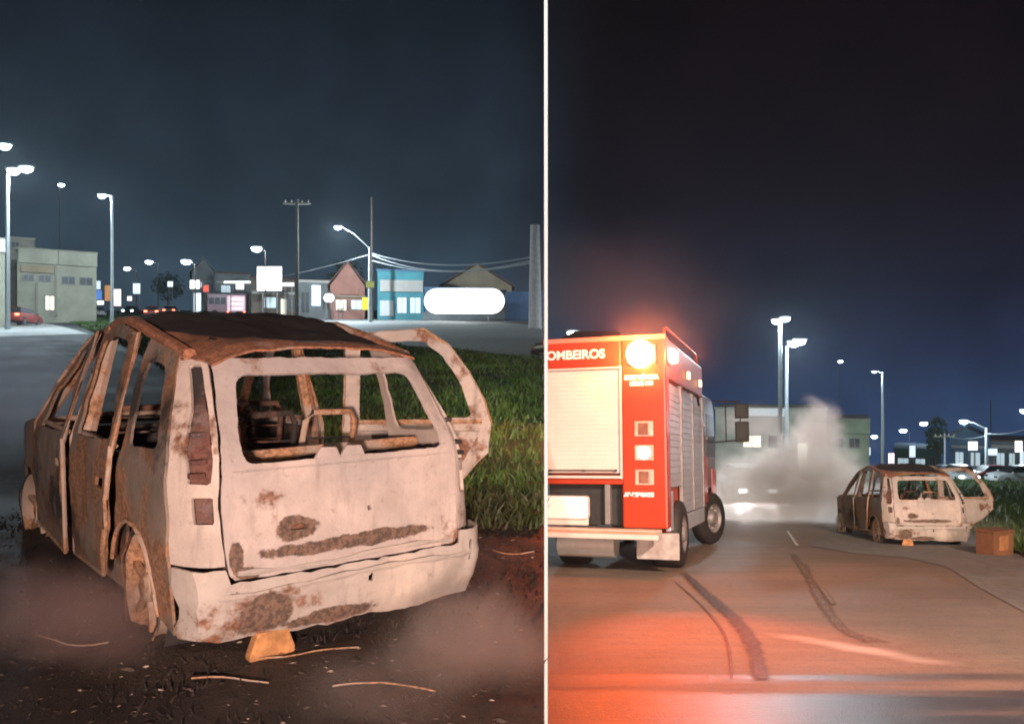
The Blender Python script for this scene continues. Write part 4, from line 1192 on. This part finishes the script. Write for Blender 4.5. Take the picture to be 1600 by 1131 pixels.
# black car on the road right of the big burnt van: low, side on
bc_ = car('L', 908, 27.5, R(90), M_blackp, 'black car crossing on the road at the right of the grass', lights='off', low=.76)
bc_.scale = (.8, .8, .8)
car('R', 1502, 74, R(170), M_wcar, 'white car with dazzling headlights facing this way behind the smaller minivan', lights='head')
car('R', 1545, 82, R(95), M_rcar, 'red car parked side-on under the curved lamp pole', lights='tail')
car('R', 1588, 66, R(92), M_wcar, 'white car parked side-on at the right edge of the forecourt', lights='tail')
car('R', 1472, 95, R(96), M_silver, 'silver car parked side-on behind the van roof', lights='tail')
cs_ = car('R', 1168, 37, R(176), M_wcar, 'white car with dazzling headlights on behind the smoke beside the fire engine', lights='head')
for sx in (-.6, .6):
    l = lamp_at(cs_, (sx, 2.25, .66), 3800, (1, .93, .88), .08, 75)
    l.rotation_euler = (R(97), 0, 0)
# bus
d = 112
bu = thing('bus', 'bus lit pink at its back standing in front of the low grey shop', 'bus', (px2x(357, d), d, zl(d)), R(8))
M_busp = plain('dusky_pink_bus_paint', (.45, .26, .30), .4, 0, .1, 1, .03)
MB().box(-2.5, 2.5, -1.1, 1.2, .45, 3.1, .12).build('body', M_busp, bu, True)
for k in range(3):
    wn_ = MB().box(-2.3 + k * .75, -2.3 + k * .75 + .66, -1.13, -1.05, 1.7, 2.6, .02).build('window', M_glass, bu)
ad = MB().box(.05, 2.35, -1.16, -1.09, .8, 2.85, .03).build('lit_panel', glow('pink_lit_panel', (1, .66, .74), .55), bu)
for k in range(3): MB().box(.3, 2.1, -1.185, -1.163, 1.0 + k * .62, 1.28 + k * .62, .02).build('stripe', glow('pale_pink_stripe', (1, .88, .90), .85), ad)
for x in (-1.6, 1.6): MB().lathe([(.2, -.15), (.44, -.16), (.48, -.1), (.48, .1), (.44, .16)], 'Y', 18, (x, -1.0, .48)).build('wheel', M_dark, bu, True)
for x in (.15, 2.25): MB().box(x - .1, x + .1, -1.2, -1.165, .55, .75, .02).build('tail_lamp', M_tail_red, bu)

# ------------------------------------------------------------------ trees far off
M_leaf = plain('dark_foliage', (.028, .050, .022), .9, 0, .5, 2, .4)
M_bark = plain('bark', (.06, .045, .035), .95, 0, .3, 4, .4)
def tree(site, px, d, pytop, wpx, label):
    zf = zl if site == 'L' else zr
    t = thing('tree', label, 'tree', (px2x(px, d), d, zf(d)), 0, 'trees among the shops')
    h = py2z(pytop, d) - zf(d)
    w = wpx / F * d / 2
    MB().tube([(0, 0, -.2), (.1, 0, h * .3), (.0, .1, h * .6)], [.22, .16, .08], 7).tube([(.1, 0, h * .3), (w * .5, .2, h * .65)], [.1, .04], 6).tube([(.08, 0, h * .32), (-w * .5, -.2, h * .62)], [.1, .04], 6).build('trunk', M_bark, t, True)
    rnd = random.Random(px)
    vs, fs = [], []
    for k in range(900):
        a, b = rnd.uniform(0, 6.28), rnd.uniform(-1, 1)
        q = rnd.random() ** .4
        p = Vector((w * q * math.cos(a) * math.sqrt(1 - b * b), w * q * math.sin(a) * math.sqrt(1 - b * b), h * .66 + h * .34 * q * b))
        if noise.noise(p * 1.1 + Vector((px, 0, 0))) < -.12: continue
        u = Vector((rnd.gauss(0, 1), rnd.gauss(0, 1), rnd.gauss(0, 1))).normalized() * .30
        v = u.cross(Vector((rnd.gauss(0, 1), rnd.gauss(0, 1), 1))).normalized() * .18
        i = len(vs)
        vs += [p - u, p + v, p + u, p - v]
        fs.append((i, i + 1, i + 2, i + 3))
    me = bpy.data.meshes.new('crown')
    me.from_pydata(vs, [], fs)
    me.materials.append(M_leaf)
    o = bpy.data.objects.new('crown', me)
    COL.objects.link(o)
    o.parent = t
tree('R', 1464, 112, 650, 34, 'dark round tree between far street lamps left of the curved lamp')
tree('R', 1440, 140, 690, 40, 'dark low tree behind the van roof')
tree('L', 262, 150, 425, 50, 'dark tree far down the road beyond the red car')
tree('L', 540, 125, 404, 60, 'dark tree rising behind the salmon-red shop')
tree('L', 128, 96, 462, 30, 'bushy shrub at the right end of the beige building')

# ------------------------------------------------------------------ grass, ash and debris
def grass(name, mat, poly, zf, n, hmin, hmax, seed, near=1.0):
    rnd = random.Random(seed)
    x0, x1 = min(p[0] for p in poly), max(p[0] for p in poly)
    y0, y1 = min(p[1] for p in poly), max(p[1] for p in poly)
    vs, fs = [], []
    k = 0
    tries = 0
    while k < n and tries < n * 14:
        tries += 1
        y = y0 + (y1 - y0) * rnd.random() ** near
        x = rnd.uniform(x0, x1)
        if not inside((x, y), poly): continue
        dn = noise.noise(Vector((x * .9, y * .9, 1)))
        if dn < -.35 and rnd.random() < .7: continue
        k += 1
        s = 1 + y / 40
        h = rnd.uniform(hmin, hmax) * (1 + .5 * dn)
        w = .006 * (1 + y / 7)
        a = rnd.uniform(0, 6.28)
        ux, uy = math.cos(a) * w, math.sin(a) * w
        lx, ly = rnd.gauss(0, .45) * h, rnd.gauss(0, .45) * h
        z = zf(y) + .02
        i = len(vs)
        vs += [(x - ux, y - uy, z), (x + ux, y + uy, z), (x + ux * .7 + lx * .4, y + uy * .7 + ly * .4, z + h * .6), (x - ux * .7 + lx * .4, y - uy * .7 + ly * .4, z + h * .6), (x + lx, y + ly, z + h)]
        fs += [(i, i + 1, i + 2, i + 3), (i + 3, i + 2, i + 4)]
    me = bpy.data.meshes.new(name)
    me.from_pydata(vs, [], fs)
    me.materials.append(mat)
    o = bpy.data.objects.new(name, me)
    COL.objects.link(o)
    o['kind'] = 'stuff'
    return o
m, nt, bs = nodes_of('grass_blades')
c1 = mixc(nt, step(nt, tex(nt, .8, 5, .6, 3), .35, .65), (.048, .105, .018), (.100, .175, .034))
c1 = mixc(nt, step(nt, tex(nt, 9, 4, .6, 8), .50, .70, 0, .8), c1, (.10, .085, .035))
c1 = mixc(nt, step(nt, tex(nt, .45, 5, .65, 30), .46, .64, 0, .8), c1, (.035, .030, .014))
nt.links.new(c1, bs.inputs['Base Color'])
bs.inputs['Roughness'].default_value = .6
M_blade = m
tag(grass('grass', M_blade, [p for p in GP if True], zl, 90000, .05, .17, 1, 1.9), 'green unmown grass beside the big burnt minivan', 'grass')
GR = [gr(*p)[:2] for p in [(1536, 846), (1580, 862), (1680, 900), (1900, 860), (1900, 760), (1640, 748), (1500, 745), (1400, 744), (1380, 750), (1400, 775), (1470, 800)]]
tag(grass('grass', M_blade, GR, zr, 40000, .15, .40, 2, 1.5), 'rough grass right of the smaller burnt minivan', 'grass')
M_char = plain('charred_stalks', (.018, .013, .011), .9, 0, .4, 9, .2)
BG = [(-2.6, 1.9), (seam(1.9) - .02, 1.9), (seam(6.6) - .02, 6.6), (-.2, 6.8), (-2.4, 7.8), (-4.4, 7.6), (-3.8, 4.4), (-3.0, 2.4)]
tag(grass('burnt_grass', M_char, BG, zl, 9000, .03, .075, 3, 1.0), 'charred grass stubble around the big burnt minivan', 'burnt grass')
rnd = random.Random(5)
M_ash = plain('pale_ash', (.34, .26, .21), .95, 0, .4, 20, .4)
def flakes(name, mat, n, smin, smax, area, label):
    vs, fs = [], []
    while n:
        y = rnd.uniform(2.4, 6.5)
        x = rnd.uniform(-3.2, .2)
        if not inside((x, y), area): continue
        n -= 1
        a = rnd.gauss(0, .5)
        s = rnd.uniform(smin, smax) * (1.5 if rnd.random() < .10 else 1)
        u = Vector((math.cos(a), math.sin(a), rnd.gauss(0, .15))) * s
        v = Vector((-math.sin(a), math.cos(a), rnd.gauss(0, .3))) * s * rnd.uniform(.15, .5)
        p = Vector((x, y, zl(y) + .064 + .030 * (noise.noise(Vector((x * 1.6, y * 1.6, 2))) + .6 * noise.noise(Vector((x * 5, y * 5, 7)))) + rnd.random() * .010))
        i = len(vs)
        q = Vector((0, 0, .25 * s))
        vs += [p - u, p + v, p + u * .8, p - v, p + q]
        fs += [(i, i + 1, i + 4), (i + 1, i + 2, i + 4), (i + 2, i + 3, i + 4), (i + 3, i, i + 4)]
    me = bpy.data.meshes.new(name)
    me.from_pydata(vs, [], fs)
    me.materials.append(mat)
    o = bpy.data.objects.new(name, me)
    COL.objects.link(o)
    tag(o, label, name, None, 'stuff')
flakes('ash', M_ash, 420, .005, .020, BG, 'pale ash flakes scattered on the burnt ground')
flakes('debris', plain('charred_scrap', (.060, .042, .035), .9, 0, .6, 14, .4), 1100, .006, .026, BG, 'charred scraps scattered round the big burnt minivan')
# twisted wire on the ground by the bumper
for k, (pts, lab) in enumerate(([[(395, 1043), (440, 1040), (500, 1032), (560, 1024)], 'curved steel wire lying just behind the bumper'], [[(250, 1003), (330, 1000), (420, 1012)], 'bent steel strip lying beside the rear left wheel'], [[(520, 1088), (600, 1078), (680, 1095)], 'thin wire lying nearest the lower edge'], [[(770, 880), (800, 884), (835, 882)], 'pale metal strip on burnt ground right of the big minivan'], [[(60, 1010), (120, 1022), (170, 1020)], 'thin bent wire lying left of the big minivan'], [[(300, 1075), (350, 1070), (420, 1082)], 'thin wire lying below the orange tow bracket'])):
    P3 = []
    for px, py, _ in curve([(a_, b_ + (i_ % 2) * 3, 0) for i_, (a_, b_) in enumerate(pts)], 9):
        y = 1.57 * F / (py - HZ + 65)
        P3.append(Vector((px2x(px, y), y, zl(y) + .085)))
    tag(MB().tube(P3, .004, 5).build('scrap_wire', M_edge, None, True, None, .01), lab, 'scrap', 'scrap on the burnt ground')

# ------------------------------------------------------------------ smoke and haze
def smoke(name, loc, size, dens, col, scale, label, thr=(.42, .7), seed=0., rot=0., fall=1.0, stretch=(1, 1, 1)):
    m = bpy.data.materials.new(name)
    m.use_nodes = True
    nt = m.node_tree
    nt.nodes.clear()
    out = N(nt, 'ShaderNodeOutputMaterial')
    pv = N(nt, 'ShaderNodeVolumePrincipled')
    pv.inputs['Color'].default_value = (*col, 1)
    pv.inputs['Anisotropy'].default_value = .3
    c = N(nt, 'ShaderNodeTexCoord')
    ln = N(nt, 'ShaderNodeVectorMath')
    ln.operation = 'LENGTH'
    nt.links.new(c.outputs['Object'], ln.inputs[0])
    mp = N(nt, 'ShaderNodeMapping')
    mp.inputs['Scale'].default_value = [s * q for s, q in zip(size, stretch)]
    mp.inputs['Location'].default_value = (seed, seed * 2, seed * .5)
    nt.links.new(c.outputs['Object'], mp.inputs[0])
    nz = N(nt, 'ShaderNodeTexNoise')
    nz.inputs['Scale'].default_value = scale
    nz.inputs['Detail'].default_value = 6
    nz.inputs['Roughness'].default_value = .62
    nz.inputs['Distortion'].default_value = 1.3
    nt.links.new(mp.outputs[0], nz.inputs['Vector'])
    core = step(nt, ln.outputs['Value'], .35 * fall, 1.0, 1, 0)
    a = math_(nt, 'ADD', nz.outputs[0], math_(nt, 'MULTIPLY', math_(nt, 'SUBTRACT', core, .6), .55))
    d = math_(nt, 'MULTIPLY', step(nt, a, *thr), core)
    nt.links.new(math_(nt, 'MULTIPLY', d, dens), pv.inputs['Density'])
    nt.links.new(pv.outputs[0], out.inputs['Volume'])
    b = MB()
    bmesh.ops.create_icosphere(b.bm, subdivisions=2, radius=1.05)
    o = b.build(name, m)
    o.location = loc
    o.scale = size
    o.rotation_euler = (0, rot, 0)
    tag(o, label, 'smoke', None, 'stuff')
    return o
def at(px, py, d): return (px2x(px, d), d, py2z(py, d))
smoke('smoke', at(1200, 775, 24), (3.6, 2.0, 2.5), 1.7, (.96, .91, .87), .9, 'pale smoke billowing low behind the fire engine', (.40, .74), 1, 0, .5)
smoke('smoke', at(1262, 745, 23), (3.1, 1.9, 2.6), 1.7, (.96, .90, .86), 1.0, 'tall pale smoke billowing left of the smaller minivan', (.40, .72), 17, 0, .5)
smoke('smoke', at(1277, 668, 23.5), (1.3, .9, 1.5), 1.6, (.94, .82, .80), 1.4, 'pinkish smoke plume rising over the pale building', (.42, .70), 4, .15, .5)
smoke('smoke', at(1175, 660, 24), (2.0, .9, 1.1), .5, (.94, .76, .76), 1.3, 'thin smoke drifting over the cab of the fire engine', (.42, .72), 8, 0, .4)
smoke('smoke', at(1330, 785, 20.5), (2.0, 1.0, 1.4), .6, (.94, .88, .84), 1.3, 'thin smoke around the left side of the smaller minivan', (.42, .72), 11, 0, .4)
smoke('smoke', at(985, 480, 13.2), (3.4, 2.0, 2.3), .07, (.95, .85, .80), .5, 'thin haze added over the roof of the fire engine to carry the red beacon glow', (.15, .95), 13, 0, .0)  # thin volume added above the roof to spread the red glow
smoke('smoke', at(1012, 540, 11.3), (1.2, .65, 1.05), .26, (.95, .85, .80), .9, 'small haze puff added for the red glow around the largest beacon', (.05, .95), 21, 0, .0)  # small volume added to give the beacon a halo
smoke('smoke', at(1240, 790, 19.5), (4.2, 1.6, 1.7), .16, (.95, .89, .85), .8, 'wide thin veil of smoke across the road between fire engine and smaller minivan', (.30, .72), 33, 0, .2)
smoke('smoke', at(1540, 830, 15.5), (1.5, .8, .7), .35, (.85, .80, .74), 1.3, 'brownish smoke drifting over the grass around the orange crate', (.38, .72), 23, 0, .3)
smoke('smoke', at(10, 600, 7.8), (1.5, 1.4, 1.2), .75, (.70, .86, 1.0), 1.0, 'bluish smoke left of the big burnt minivan', (.36, .70), 3, 0, .3)
smoke('smoke', at(735, 1000, 3.9), (.95, .6, .55), 1.4, (.92, .85, .80), 2.0, 'brownish smoke creeping over the ground right of the big minivan', (.42, .72), 6, 0, .3)
smoke('smoke', at(600, 1080, 3.3), (.75, .35, .35), .9, (.92, .83, .78), 2.4, 'thin brownish smoke nearest the lower edge behind the big minivan', (.42, .74), 29, 0, .3)
smoke('smoke', at(110, 960, 4.0), (1.05, .6, .55), 1.9, (.95, .76, .74), 2.0, 'thin smoke rising from burnt ground left of the big minivan', (.42, .72), 9, 0, .3)

hz = MB().box(-260, 260, -14, 290, -29, 36)
m = bpy.data.materials.new('night_haze')
m.use_nodes = True
nt = m.node_tree
nt.nodes.clear()
out = N(nt, 'ShaderNodeOutputMaterial')
pv = N(nt, 'ShaderNodeVolumePrincipled')
pv.inputs['Color'].default_value = (.80, .92, 1, 1)
pv.inputs['Density'].default_value = .00030
pv.inputs['Anisotropy'].default_value = .35
nt.links.new(pv.outputs[0], out.inputs['Volume'])
tag(hz.build('haze', m), 'thin night haze lit by the street lamps', 'haze', None, 'stuff')
